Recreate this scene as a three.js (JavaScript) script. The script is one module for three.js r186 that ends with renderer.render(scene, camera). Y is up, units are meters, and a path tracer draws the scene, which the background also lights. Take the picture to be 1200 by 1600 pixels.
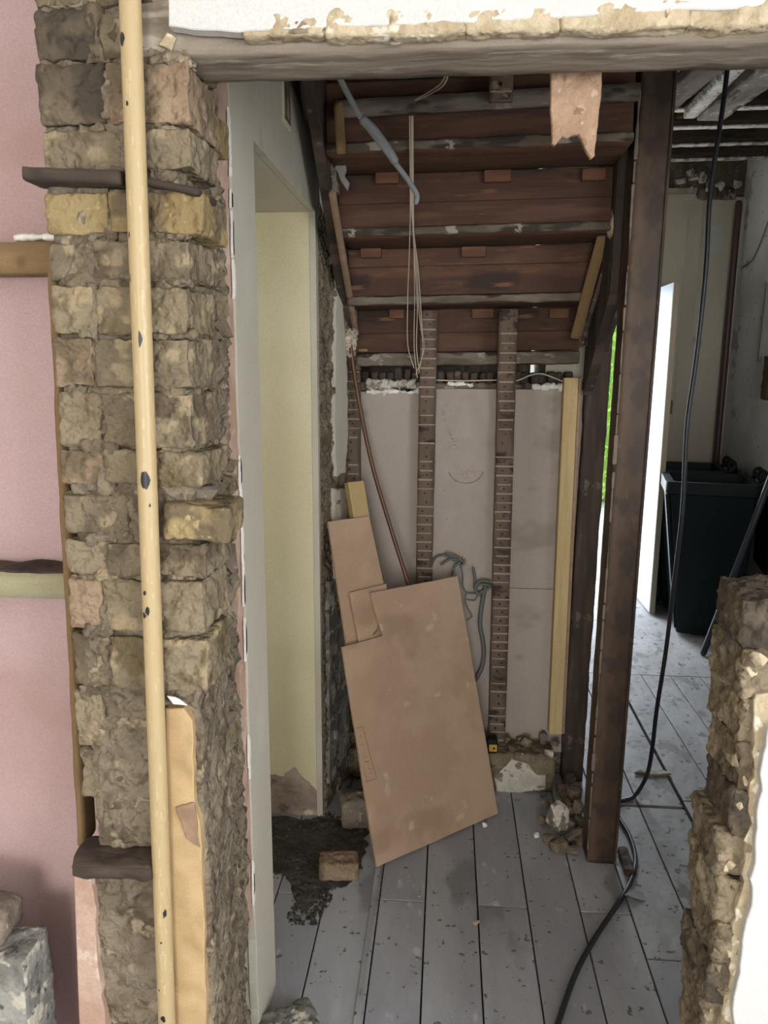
import * as THREE from 'three';
import { mergeGeometries, mergeVertices, toCreasedNormals } from 'three/addons/utils/BufferGeometryUtils.js';
import { ConvexGeometry } from 'three/addons/geometries/ConvexGeometry.js';
import { RoundedBoxGeometry } from 'three/addons/geometries/RoundedBoxGeometry.js';
import { RectAreaLightUniformsLib } from 'three/addons/lights/RectAreaLightUniformsLib.js';

// ───────── camera, sky, lights, exposure ─────────
const FOCAL = 1180, EYE = new THREE.Vector3(0, 1.6, 0);
const scene = new THREE.Scene();
const camera = new THREE.PerspectiveCamera(2 * Math.atan(800 / FOCAL) * 180 / Math.PI, 0.75, 0.05, 60);
camera.position.copy(EYE);
camera.rotation.set(-11 * Math.PI / 180, 4.755 * Math.PI / 180, 0.25 * Math.PI / 180, 'YXZ');
camera.updateMatrixWorld(true);
scene.add(camera);
scene.background = new THREE.Color().setRGB(1.0, 1.08, 1.18);      // overcast daylight
scene.backgroundIntensity = 3.5;
RectAreaLightUniformsLib.init();
const renderer = new THREE.WebGLRenderer();
renderer.toneMapping = THREE.LinearToneMapping;
renderer.toneMappingExposure = 1.06;
renderer.shadowMap.enabled = true;
function areaLight(name, color, intensity, w, h, at, to) {          // daylight panel at an opening; the side one is added fill
  const l = new THREE.RectAreaLight(color, intensity, w, h);
  l.name = name; l.position.set(...at); l.lookAt(...to); scene.add(l); return l;
}
const WINDOW = { x0: -0.85, x1: 0.65, y0: 0.5, y1: 2.3, z: 4.6 };
const SIDE = { z0: -0.2, z1: 1.7, y0: 0.8, y1: 2.3 };                // unseen opening added in the side wall for fill light
areaLight('window_daylight', new THREE.Color().setRGB(1.0, 0.98, 0.95), 16, 1.4, 1.7, [-0.1, 1.4, 4.52], [-0.1, 1.3, 0]);
areaLight('side_fill_light', new THREE.Color().setRGB(0.99, 1.0, 1.01), 6.5, 1.9, 1.5, [1.97, 1.55, 0.75], [0, 1.2, 0.55]);  // added fill from the right, no such window is known
areaLight('back_door_daylight', new THREE.Color().setRGB(0.9, 0.97, 1.08), 11, 0.6, 1.9, [0.86, 1.02, -5.6], [0.95, 0.7, -3]);

// ───────── pixel → place (the distance always comes from a plane that the thing touches) ─────────
function ray(u, v) { return new THREE.Vector3((u - 600) / FOCAL, -(v - 800) / FOCAL, -1).applyQuaternion(camera.quaternion); }
function onPlane(u, v, k, val) { const d = ray(u, v); return d.multiplyScalar((val - EYE.getComponent(k)) / d.getComponent(k)).add(EYE); }
const PX = (u, v, x) => onPlane(u, v, 0, x), PY = (u, v, y = 0) => onPlane(u, v, 1, y), PZ = (u, v, z) => onPlane(u, v, 2, z);

// ───────── random numbers and noise ─────────
function rng(seed) { let a = seed >>> 0; return () => { a = (a + 0x6D2B79F5) | 0; let t = Math.imul(a ^ (a >>> 15), 1 | a); t = (t + Math.imul(t ^ (t >>> 7), 61 | t)) ^ t; return ((t ^ (t >>> 14)) >>> 0) / 4294967296; }; }
const lerp = (a, b, t) => a + (b - a) * t, sstep = (a, b, x) => { const t = Math.min(1, Math.max(0, (x - a) / (b - a))); return t * t * (3 - 2 * t); };
function hash3(x, y, z, s) { let h = Math.imul(x, 374761393) ^ Math.imul(y, 668265263) ^ Math.imul(z, 1274126177) ^ Math.imul(s, 974711); h = Math.imul(h ^ (h >>> 13), 1274126177); h = Math.imul(h ^ (h >>> 16), 2246822519); return ((h ^ (h >>> 15)) >>> 0) / 4294967296; }
function noise3(x, y, z, s = 0) {
  const xi = Math.floor(x), yi = Math.floor(y), zi = Math.floor(z); let fx = x - xi, fy = y - yi, fz = z - zi;
  fx = fx * fx * (3 - 2 * fx); fy = fy * fy * (3 - 2 * fy); fz = fz * fz * (3 - 2 * fz);
  const h = (a, b, c) => hash3(xi + a, yi + b, zi + c, s);
  return lerp(lerp(lerp(h(0, 0, 0), h(1, 0, 0), fx), lerp(h(0, 1, 0), h(1, 1, 0), fx), fy), lerp(lerp(h(0, 0, 1), h(1, 0, 1), fx), lerp(h(0, 1, 1), h(1, 1, 1), fx), fy), fz) * 2 - 1;
}
function fbm3(x, y, z, s = 0, o = 3) { let r = 0, a = 0.5; for (let i = 0; i < o; i++) { r += a * noise3(x, y, z, s + i); x *= 2.03; y *= 2.03; z *= 2.03; a *= 0.55; } return r; }
function tile(x, y, px, py, s) {                                     // wraps every (px, py) cells
  const xi = Math.floor(x), yi = Math.floor(y); let fx = x - xi, fy = y - yi; fx = fx * fx * (3 - 2 * fx); fy = fy * fy * (3 - 2 * fy);
  const h = (a, b) => hash3((((xi + a) % px) + px) % px, (((yi + b) % py) + py) % py, 7, s);
  return lerp(lerp(h(0, 0), h(1, 0), fx), lerp(h(0, 1), h(1, 1), fx), fy);
}
function tfbm(u, v, fx, fy, o, s) { let r = 0, a = 0.5, n = 0; for (let i = 0; i < o; i++) { r += a * tile(u * fx, v * fy, fx, fy, s + i * 13); n += a; fx *= 2; fy *= 2; a *= 0.58; } return r / n; }

// ───────── procedural materials ─────────
const rgb = (h) => [(h >> 16) & 255, (h >> 8) & 255, h & 255];
let seedCount = 1;
function dataTex(size, fn, srgb, rep) {
  const d = new Uint8Array(size * size * 4);
  for (let j = 0; j < size; j++) for (let i = 0; i < size; i++) { const c = fn(i / size, j / size), k = (j * size + i) * 4; d[k] = c[0]; d[k + 1] = c[1]; d[k + 2] = c[2]; d[k + 3] = 255; }
  const t = new THREE.DataTexture(d, size, size); t.wrapS = t.wrapT = THREE.RepeatWrapping; t.magFilter = THREE.LinearFilter; t.minFilter = THREE.LinearMipmapLinearFilter; t.generateMipmaps = true;
  t.repeat.set(rep, rep); if (srgb) t.colorSpace = THREE.SRGBColorSpace; t.needsUpdate = true; return t;
}
// c: base and second colour, blotched; spots: [colour, frequency x, frequency y, threshold, softness]; bump in metres
function mat({ c, f = [4, 4], oct = 5, lo = 0.35, hi = 0.65, spots = [], rep = 1, bump = 0.002, bf = [12, 12], boct = 4, rough = 0.92, size = rep >= 2 ? 256 : 512, metal = 0, extra = {} }) {
  const s = seedCount; seedCount += 101;
  const A = rgb(c[0]), B = rgb(c[1]), S = spots.map((q) => [rgb(q[0]), ...q.slice(1)]);
  const map = dataTex(size, (u, v) => {
    const t = sstep(lo, hi, tfbm(u, v, f[0], f[1], oct, s)); let r = lerp(A[0], B[0], t), g = lerp(A[1], B[1], t), b = lerp(A[2], B[2], t);
    S.forEach((q, i) => { const k = sstep(q[3], q[3] + q[4], tfbm(u, v, q[1], q[2], 4, s + 37 * (i + 1))); r = lerp(r, q[0][0], k); g = lerp(g, q[0][1], k); b = lerp(b, q[0][2], k); });
    const n = 1 + (hash3(Math.floor(u * size), Math.floor(v * size), 3, s) - 0.5) * 0.07; return [Math.min(255, r * n), Math.min(255, g * n), Math.min(255, b * n)];
  }, true, rep);
  const o = { map, roughness: rough, metalness: metal, ...extra };
  if (bump) { o.bumpMap = dataTex(rep >= 2 ? 192 : 256, (u, v) => { const q = 255 * sstep(0.15, 0.85, tfbm(u, v, bf[0], bf[1], boct, s + 71)); return [q, q, q]; }, false, rep); o.bumpScale = bump; }
  return new THREE.MeshPhysicalMaterial(o);
}
const M = {
  brickDirt: mat({ c: [0x6c604d, 0x7e715c], f: [4, 4], spots: [[0x5c503e, 4, 4, 0.56, 0.14], [0x93846a, 6, 6, 0.64, 0.1]], rep: 3, bump: 0.011, bf: [14, 14], boct: 6 }),
  brickTan: mat({ c: [0x766953, 0x887b64], f: [4, 4], spots: [[0x65583f, 4, 4, 0.54, 0.14], [0x9b8a6c, 6, 6, 0.64, 0.1]], rep: 3, bump: 0.01, bf: [14, 14], boct: 6 }),
  brickYellow: mat({ c: [0x86734e, 0x98865f], f: [4, 4], spots: [[0x6b5d46, 4, 4, 0.52, 0.14], [0xa89870, 24, 24, 0.68, 0.1]], rep: 3, bump: 0.009, bf: [14, 14], boct: 6 }),
  brickPink: mat({ c: [0x816d57, 0x937e67], f: [4, 4], spots: [[0x685a46, 4, 4, 0.54, 0.14], [0x9f8c74, 6, 6, 0.64, 0.1]], rep: 3, bump: 0.01, bf: [14, 14], boct: 6 }),
  brickSoot: mat({ c: [0x564b3d, 0x685c49], f: [4, 4], spots: [[0x443c31, 5, 5, 0.56, 0.14], [0x7f705a, 6, 6, 0.66, 0.08]], rep: 3, bump: 0.01, bf: [14, 14], boct: 6 }),
  mortar: mat({ c: [0x6e6251, 0x817562], f: [6, 6], spots: [[0x5b4f3e, 6, 6, 0.58, 0.12], [0x988971, 9, 9, 0.66, 0.1]], rep: 3, bump: 0.012, bf: [16, 16], boct: 6 }),
  rubble: mat({ c: [0x6a6056, 0x827769], f: [4, 4], spots: [[0x988d7d, 16, 16, 0.68, 0.1]], rep: 4, bump: 0.005, boct: 5 }),
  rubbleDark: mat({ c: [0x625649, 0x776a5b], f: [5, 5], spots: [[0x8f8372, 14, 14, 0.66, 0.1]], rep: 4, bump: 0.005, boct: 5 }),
  rubblePale: mat({ c: [0xb3aca0, 0xcac3b6], f: [4, 4], spots: [[0x7f766a, 6, 6, 0.6, 0.1]], rep: 4, bump: 0.006, boct: 5 }),
  concrete: mat({ c: [0x77756f, 0x97958e], f: [6, 6], spots: [[0xb9b3a4, 8, 8, 0.6, 0.08], [0x55534f, 20, 20, 0.66, 0.06]], rep: 3, bump: 0.006, boct: 6 }),
  pink: mat({ c: [0xb39693, 0xbb9f9d], f: [3, 3], spots: [[0xac8d87, 3, 5, 0.64, 0.25]], rep: 1, bump: 0.0012, bf: [5, 5], rough: 0.85 }),
  pinkCoat: mat({ c: [0xb0917f, 0xbfa392], f: [6, 6], spots: [[0xcdbaa9, 14, 14, 0.66, 0.1]], rep: 2, bump: 0.003 }),
  grey: mat({ c: [0xbfb9a8, 0xc7c2b2], f: [3, 2], spots: [[0xaea897, 5, 3, 0.64, 0.2]], rep: 1, bump: 0.0012, bf: [5, 3], rough: 0.8 }),
  cream: mat({ c: [0xd9cfab, 0xdfd6b6], f: [3, 2], spots: [[0xc8bd98, 4, 3, 0.66, 0.2]], rep: 1, bump: 0.001, bf: [4, 4], rough: 0.7 }),
  peel: mat({ c: [0x9a887a, 0xb3a295], f: [6, 6], spots: [[0xd0c6b0, 8, 8, 0.62, 0.06], [0x7d6a5a, 10, 10, 0.66, 0.1]], rep: 2, bump: 0.005, boct: 5 }),
  back: mat({ c: [0xa1958b, 0xa89c92], f: [3, 2], spots: [[0x968a80, 4, 6, 0.64, 0.15]], rep: 1, bump: 0.0008, rough: 0.88 }),
  white: mat({ c: [0xc8c7c3, 0xcfcdc9], f: [3, 3], spots: [[0xbebbb5, 5, 3, 0.66, 0.2]], rep: 1, bump: 0.0012, bf: [5, 4], rough: 0.75 }),
  whiteFlake: mat({ c: [0xdedad0, 0xece9e2], f: [6, 6], rep: 3, bump: 0.003 }),
  creamPlaster: mat({ c: [0xab9a7d, 0xbfb094], f: [7, 7], spots: [[0xd6cdb9, 8, 8, 0.6, 0.08], [0x8a7a64, 12, 12, 0.66, 0.08]], rep: 3, bump: 0.006, boct: 6 }),
  paleWood: mat({ c: [0xb59d6e, 0xc4ae82], f: [14, 1], spots: [[0x8d7448, 4, 6, 0.72, 0.1]], rep: 2, bump: 0.001, bf: [20, 2], rough: 0.8 }),
  woodDark: mat({ c: [0x3b3028, 0x504237], f: [18, 2], spots: [[0x2a221c, 6, 3, 0.6, 0.12], [0x6b5d4e, 12, 8, 0.72, 0.08]], rep: 2, bump: 0.002, bf: [26, 3], rough: 0.8 }),
  woodPost: mat({ c: [0x463526, 0x564231], f: [10, 2], spots: [[0x35281d, 5, 4, 0.58, 0.16], [0x65503b, 14, 6, 0.72, 0.08]], rep: 2, bump: 0.0015, bf: [18, 4], rough: 0.62 }),
  woodStair: mat({ c: [0x4c3224, 0x5e412f], f: [14, 2], spots: [[0x332117, 5, 3, 0.56, 0.18], [0x744f38, 22, 3, 0.68, 0.12]], rep: 2, bump: 0.0015, bf: [26, 2], rough: 0.78 }),
  woodBlock: mat({ c: [0x5f3d29, 0x704a33], f: [12, 2], rep: 3, bump: 0.001, bf: [20, 3], rough: 0.75 }),
  woodDust: mat({ c: [0x5d5348, 0x7a7064], f: [10, 3], spots: [[0x3d352d, 8, 3, 0.6, 0.1], [0x9c9385, 14, 10, 0.66, 0.06]], rep: 2, bump: 0.003, bf: [18, 6], rough: 0.95 }),
  woodStud: mat({ c: [0x53443a, 0x6b5a4d], f: [12, 3], spots: [[0x3b3029, 6, 12, 0.58, 0.12], [0x8a7b6b, 10, 16, 0.68, 0.07]], rep: 2, bump: 0.002, bf: [20, 6] }),
  woodLintel: mat({ c: [0x7b6f61, 0x908475], f: [12, 2], spots: [[0x62574b, 6, 4, 0.58, 0.14], [0xa99e90, 24, 5, 0.68, 0.08]], rep: 2, bump: 0.002, bf: [30, 6] }),
  woodOld: mat({ c: [0x7d6544, 0x907653], f: [12, 1], spots: [[0x65502f, 5, 3, 0.62, 0.1]], rep: 2, bump: 0.001, bf: [20, 2] }),
  woodGreen: mat({ c: [0x8c8564, 0x9d977a], f: [10, 1], spots: [[0x77714f, 4, 2, 0.6, 0.1]], rep: 2, bump: 0.001, bf: [20, 2] }),
  floor: mat({ c: [0x9d9ea4, 0xadaeb3], f: [6, 2], spots: [[0x88888b, 6, 3, 0.6, 0.16], [0xc0c1c4, 16, 8, 0.7, 0.08], [0x686461, 48, 48, 0.74, 0.05]], rep: 1, bump: 0.0016, bf: [26, 10], boct: 4, rough: 0.6, size: 1024 }),
  floorDirty: mat({ c: [0x98989a, 0xaaaaac], f: [9, 5], spots: [[0x807d79, 14, 10, 0.64, 0.1], [0x544e48, 40, 40, 0.72, 0.05]], rep: 1, bump: 0.002, bf: [26, 16], rough: 0.6, size: 1024 }),
  hardboard: mat({ c: [0xae9279, 0xb69b82], f: [4, 4], spots: [[0xa1866e, 3, 3, 0.6, 0.2], [0xc1aa94, 10, 10, 0.72, 0.14]], rep: 1.5, bump: 0.0006, bf: [30, 30], rough: 0.85 }),
  hardboardEdge: mat({ c: [0x8c735d, 0x9a806a], f: [10, 10], rep: 4, bump: 0.001 }),
  wallpaper: mat({ c: [0xb3976c, 0xbca076], f: [4, 4], rep: 3, bump: 0.008, bf: [6, 6], boct: 2, rough: 0.75 }),
  flap: mat({ c: [0x9a7d65, 0xab8e75], f: [10, 10], spots: [[0xbca48c, 20, 20, 0.66, 0.1], [0x866b55, 16, 16, 0.64, 0.1]], rep: 3, bump: 0.005, boct: 5 }),
  copper: mat({ c: [0x6f4a34, 0x5a4433], f: [2, 10], rep: 2, bump: 0, rough: 0.5, metal: 0.35 }),
  soil: mat({ c: [0x3a3530, 0x4f4841], f: [10, 10], spots: [[0x726a60, 20, 20, 0.68, 0.08]], rep: 3, bump: 0.008, boct: 5, rough: 0.85 }),
  kitchenWall: mat({ c: [0xb4ab99, 0xbdb5a4], f: [3, 2], spots: [[0xa0957f, 5, 4, 0.64, 0.12]], rep: 1, bump: 0.001 }),
  kitchenWhite: mat({ c: [0xc9c7c3, 0xd6d4d0], f: [3, 3], spots: [[0xa9a59d, 6, 6, 0.66, 0.1], [0x6f675d, 30, 30, 0.78, 0.04]], rep: 1, bump: 0.0015 }),
  room: mat({ c: [0xd2ccc2, 0xd9d4cb], f: [3, 3], rep: 1, bump: 0.001 }),
  ground: mat({ c: [0xa8a59e, 0xb8b5ae], f: [6, 6], rep: 1, bump: 0.003 }),
  bark: mat({ c: [0x5c4733, 0x77603f], f: [6, 6], rep: 2, bump: 0.003 }),
};
const plain = (hex, o = {}) => new THREE.MeshPhysicalMaterial({ color: hex, roughness: 0.6, ...o });
Object.assign(M, {
  voidShade: plain(0x1d1916, { roughness: 1 }), nail: plain(0x2a2522, { roughness: 0.5, metalness: 0.5 }), ridge: plain(0x9b8f80, { roughness: 1 }),
  cableBlack: plain(0x23272d, { roughness: 0.45 }), cableGrey: plain(0x5f625f, { roughness: 0.6 }), cableWhite: plain(0xb9ac9a, { roughness: 0.6 }), sleeve: plain(0x7b7f7f, { roughness: 0.55 }),
  bin: plain(0x0e1a1d, { roughness: 0.55, specularIntensity: 0.5 }), binDark: plain(0x0b1012, { roughness: 0.5 }), tyre: plain(0x0f1113, { roughness: 0.8 }), pole: plain(0x1f2836, { roughness: 0.35 }),
  door: plain(0xbcc6d0, { roughness: 0.3 }), doorEdge: plain(0xa99f8b, { roughness: 0.8 }), yellow: plain(0xc79a3a), ink: plain(0x2b2724, { roughness: 1 }), brass: plain(0x6b5a38, { roughness: 0.4, metalness: 0.7 }),
  flakeEdge: plain(0x7b7166, { roughness: 1 }), silver: plain(0x8f8c86, { roughness: 0.55 }), pipeBrown: plain(0x4b332c, { roughness: 0.5 }), label: plain(0xb2b4b3), glass: new THREE.MeshPhysicalMaterial({ transmission: 1, thickness: 0, roughness: 0, ior: 1.5 }),
});

// ───────── geometry helpers ─────────
let uvShift = 1;
function boxUV(g, shift = true) {                                    // uv in metres, by the way each face points
  if (g.index) g = g.toNonIndexed();
  const p = g.attributes.position, uv = new Float32Array(p.count * 2), r = rng(uvShift++ * 7919), ou = shift ? r() : 0, ov = shift ? r() : 0;
  const a = new THREE.Vector3(), b = new THREE.Vector3(), c = new THREE.Vector3();
  for (let i = 0; i < p.count; i += 3) {
    a.fromBufferAttribute(p, i); b.fromBufferAttribute(p, i + 1); c.fromBufferAttribute(p, i + 2);
    const n = b.clone().sub(a).cross(c.clone().sub(a)), x = Math.abs(n.x), y = Math.abs(n.y), z = Math.abs(n.z);
    [a, b, c].forEach((q, k) => { const [s, t] = z >= x && z >= y ? [q.x, q.y] : x >= y ? [q.z, q.y] : [q.x, q.z]; uv[(i + k) * 2] = s + ou; uv[(i + k) * 2 + 1] = t + ov; });
  }
  g.setAttribute('uv', new THREE.BufferAttribute(uv, 2)); return g;
}
function roughBox(w, h, d, { cell = 0.012, amp = 0.004, freq = 22, r = 0.006, seed = 1, fine = 0.25, crease = 0.9 } = {}) {
  let g = new THREE.BoxGeometry(w, h, d, Math.max(2, Math.ceil(w / cell)), Math.max(2, Math.ceil(h / cell)), Math.max(2, Math.ceil(d / cell)));
  g.deleteAttribute('uv'); g.deleteAttribute('normal'); g = mergeVertices(g, 1e-5);
  const p = g.attributes.position, H = [w / 2, h / 2, d / 2]; r = Math.min(r, ...H.map((q) => q * 0.8));
  for (let i = 0; i < p.count; i++) {
    const q = [p.getX(i), p.getY(i), p.getZ(i)], cc = q.map((v, k) => Math.max(-(H[k] - r), Math.min(H[k] - r, v))), dd = q.map((v, k) => v - cc[k]), L = Math.hypot(...dd) || 1;
    const n = dd.map((v) => v / L), o = cc.map((v, k) => v + n[k] * r), k = freq, s = seed * 17;
    const bulge = fbm3(o[0] * k + s, o[1] * k, o[2] * k, seed, 3) * amp * 1.6 + fbm3(o[0] * k * 5, o[1] * k * 5 + s, o[2] * k * 5, seed + 9, 2) * amp * fine * 1.6;
    const sx = noise3(o[0] * k * 0.7, o[1] * k * 0.7, o[2] * k * 0.7 + s, seed + 3) * amp * 0.6;
    p.setXYZ(i, o[0] + n[0] * bulge + sx * 0.5, o[1] + n[1] * bulge + sx, o[2] + n[2] * bulge);
  }
  g.computeVertexNormals();
  return boxUV(g);
}
function boxG(x0, x1, y0, y1, z0, z1, bev = 0.002) {
  const w = Math.abs(x1 - x0), h = Math.abs(y1 - y0), d = Math.abs(z1 - z0), b = Math.min(bev, w / 3, h / 3, d / 3);
  const g = b > 0 ? new RoundedBoxGeometry(w, h, d, 1, b) : new THREE.BoxGeometry(w, h, d);
  g.translate((x0 + x1) / 2, (y0 + y1) / 2, (z0 + z1) / 2); return boxUV(g);
}
// a bar with its length along local y, so that grain runs along it; then turned to run from p0 to p1 with its face towards `face`
function barG(p0, p1, w, d, { face = [0, 0, 1], rough = 0, seed = 1, bev = 0.003, cell = 0.02 } = {}) {
  const V = (p) => Array.isArray(p) ? new THREE.Vector3(...p) : p.clone(), a = V(p0), b = V(p1), L = a.distanceTo(b), y = b.clone().sub(a).normalize();
  let z = new THREE.Vector3(...face); z.sub(y.clone().multiplyScalar(z.dot(y))).normalize(); const x = y.clone().cross(z);
  let g;
  if (rough) g = roughBox(w, L, d, { cell, amp: rough, freq: 14, r: bev * 1.5, seed });
  else { g = new RoundedBoxGeometry(w, L, d, 1, Math.min(bev, w / 3, d / 3, L / 3)); g = boxUV(g); }
  g.applyMatrix4(new THREE.Matrix4().makeBasis(x, y, z)); g.translate((a.x + b.x) / 2, (a.y + b.y) / 2, (a.z + b.z) / 2); return g;
}
function extr(pts, depth, { bev = 0.0015, holes = [] } = {}) {       // pts in the xy plane, front face at z = 0, body behind it
  const s = new THREE.Shape(pts.map((p) => new THREE.Vector2(p[0], p[1]))); holes.forEach((h) => s.holes.push(new THREE.Path(h.map((p) => new THREE.Vector2(p[0], p[1])))));
  const g = new THREE.ExtrudeGeometry(s, { depth: depth - 2 * bev, bevelEnabled: bev > 0, bevelThickness: bev, bevelSize: bev, bevelOffset: -bev, bevelSegments: 1 });
  g.translate(0, 0, -depth + bev); return boxUV(g);
}
function ragged(pts, amp, step, seed, edges) {                       // breaks the given edges (all by default) of an outline
  const out = [], r = rng(seed);
  pts.forEach((p, i) => {
    const q = pts[(i + 1) % pts.length]; out.push(p); if (edges && !edges.includes(i)) return;
    const L = Math.hypot(q[0] - p[0], q[1] - p[1]), n = Math.floor(L / step), nx = -(q[1] - p[1]) / L, ny = (q[0] - p[0]) / L;
    for (let k = 1; k < n; k++) { const t = (k + (r() - 0.5) * 0.6) / n, o = (noise3(k * 0.37, seed, i) + (r() - 0.5) * 0.9) * amp; out.push([lerp(p[0], q[0], t) + nx * o, lerp(p[1], q[1], t) + ny * o]); }
  }); return out;
}
const pxPoly = (pts, z) => pts.map(([u, v]) => { const p = PZ(u, v, z); return [p.x, p.y]; });
function zSlab(pts, z, depth, o) { return extr(pts, depth, o).translate(0, 0, z); }          // outline in x, y
function xSlab(pts, x, depth, o) { const g = extr(pts.map(([z, y]) => [-z, y]), depth, o); g.rotateY(Math.PI / 2); g.translate(x, 0, 0); return g; }   // outline in z, y; face towards +x
function tubeG(pts, r, seg = 8, n = 0, closedCaps = true) {
  const c = new THREE.CatmullRomCurve3(pts.map((p) => new THREE.Vector3(p.x ?? p[0], p.y ?? p[1], p.z ?? p[2])), false, 'centripetal');
  const g = new THREE.TubeGeometry(c, n || Math.max(8, pts.length * 8), r, seg, false), list = [g.toNonIndexed()];
  if (closedCaps) for (const t of [0, 1]) { const s = new THREE.SphereGeometry(r, seg, 5); const q = c.getPoint(t); s.translate(q.x, q.y, q.z); list.push(s.toNonIndexed()); }
  return mergeGeometries(list);
}
function stoneG(sx, sy, sz, seed, n = 16) {                           // a broken lump, base on y = 0
  const r = rng(seed * 131 + 7), pts = [];
  for (let i = 0; i < n; i++) { const a = r() * 6.283, z = r() * 2 - 1, k = Math.sqrt(1 - z * z), e = 0.75 + 0.25 * r(); const q = [k * Math.cos(a), z, k * Math.sin(a)].map((v) => Math.sign(v) * Math.pow(Math.abs(v), 0.6) * e); pts.push(new THREE.Vector3(q[0] * sx / 2, q[1] * sy / 2, q[2] * sz / 2)); }
  const g = new ConvexGeometry(pts); g.computeBoundingBox(); g.translate(0, -g.boundingBox.min.y, 0); g.deleteAttribute('normal'); g.computeVertexNormals(); return boxUV(g);
}

// ───────── naming ─────────
const taken = new Map();
function numbered(n) { const k = taken.get(n) || 0; taken.set(n, k + 1); return k ? `${n}_${String(k).padStart(3, '0')}` : n; }
function mesh(name, g, m, parent = scene) { const o = new THREE.Mesh(g, m); o.name = parent === scene ? numbered(name) : name; o.castShadow = o.receiveShadow = true; parent.add(o); return o; }
function thing(name, label, category, group) { const o = new THREE.Group(); o.name = numbered(name); o.userData = { label, category }; if (group) o.userData.group = group; scene.add(o); return o; }
function one(name, g, m, label, category, group) { const o = mesh(name, g, m); o.userData = { label, category }; if (group) o.userData.group = group; return o; }
function structure(name, label, category) { const o = new THREE.Group(); o.name = numbered(name); o.userData = { kind: "structure", label, category }; scene.add(o); return o; }
function structMesh(name, g, m, label, category) { const o = mesh(name, g, m); o.userData = { kind: "structure", label, category }; return o; }
function place(g, x, y, z, ry = 0, rx = 0, rz = 0) { g.applyMatrix4(new THREE.Matrix4().makeRotationFromEuler(new THREE.Euler(rx, ry, rz))); g.translate(x, y, z); return g; }
//SPLIT
// ───────── floor: boards along z with open joints over a near-black sheet ─────────
{
  const fl = structure('floor', 'grey dusty floorboards with dark open joints', 'floor');
  mesh('sub_floor', boxG(-2.3, 2.2, -0.2, -0.12, -5.75, 4.7, 0), M.voidShade, fl);  // coloured near black to stand for the shade under the boards
  const r = rng(5), edges = [-2.2];
  for (let x = -2.045; x < -0.4; x += 0.155) edges.push(x);
  edges.push(-0.345, -0.178, -0.0375, 0.12, 0.27, 0.425, 0.575, 0.736, 0.9, 1.046, 1.197, 1.35, 1.505, 1.66, 1.815, 1.99);
  const board = (x0, x1, z0, z1, m, dy = 0) => {                     // z0 near, z1 far
    const g = new RoundedBoxGeometry(x1 - x0 - 0.004, z0 - z1 - 0.003, 0.022, 1, 0.0025); const q = boxUV(g); q.rotateX(-Math.PI / 2); q.translate((x0 + x1) / 2, -0.011 + dy, (z0 + z1) / 2);
    mesh('floor_board', q, m, fl);
  };
  for (let i = 0; i + 1 < edges.length; i++) {
    const a = edges[i], b = edges[i + 1], mid = (a + b) / 2, hall = mid > 0.57;
    const far = mid < -0.75 ? -1.1 : mid < 0.46 ? -2.79 : -3.855, cuts = [4.6, 0.4 + 0.3 * (i % 3)];
    if (mid > -0.75 && mid < 0.55) cuts.push(i % 2 ? -2.03 : -0.9);
    if (hall && mid < 0.9) cuts.push(-1.86 - 0.12 * (i % 2), -2.605); else if (hall) cuts.push(-1.5, -2.0 - 0.33 * (i % 3));
    cuts.push(far);
    for (let k = 0; k + 1 < cuts.length; k++) { const gap = hall && mid < 0.9 && cuts[k] === -2.605 ? 0.014 : 0; board(a + (hall && mid > 0.9 && mid < 1.0 ? 0.008 : 0), b, cuts[k] - gap, cuts[k + 1], cuts[k + 1] < -2.1 && hall ? M.floorDirty : M.floor, (r() - 0.5) * 0.0016); }
  }
  mesh('floor_slab', boxG(0.46, 2.0, -0.1, -0.002, -3.862, -5.7, 0.002), M.floorDirty, fl);
  // a narrow filler strip let in along one joint
  const f = boxUV(new RoundedBoxGeometry(0.016, 2.4, 0.012, 1, 0.002)); f.rotateX(-Math.PI / 2); f.translate(-0.196, -0.0035, -1.0); mesh('filler_strip', f, M.floorDirty, fl);
}

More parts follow.
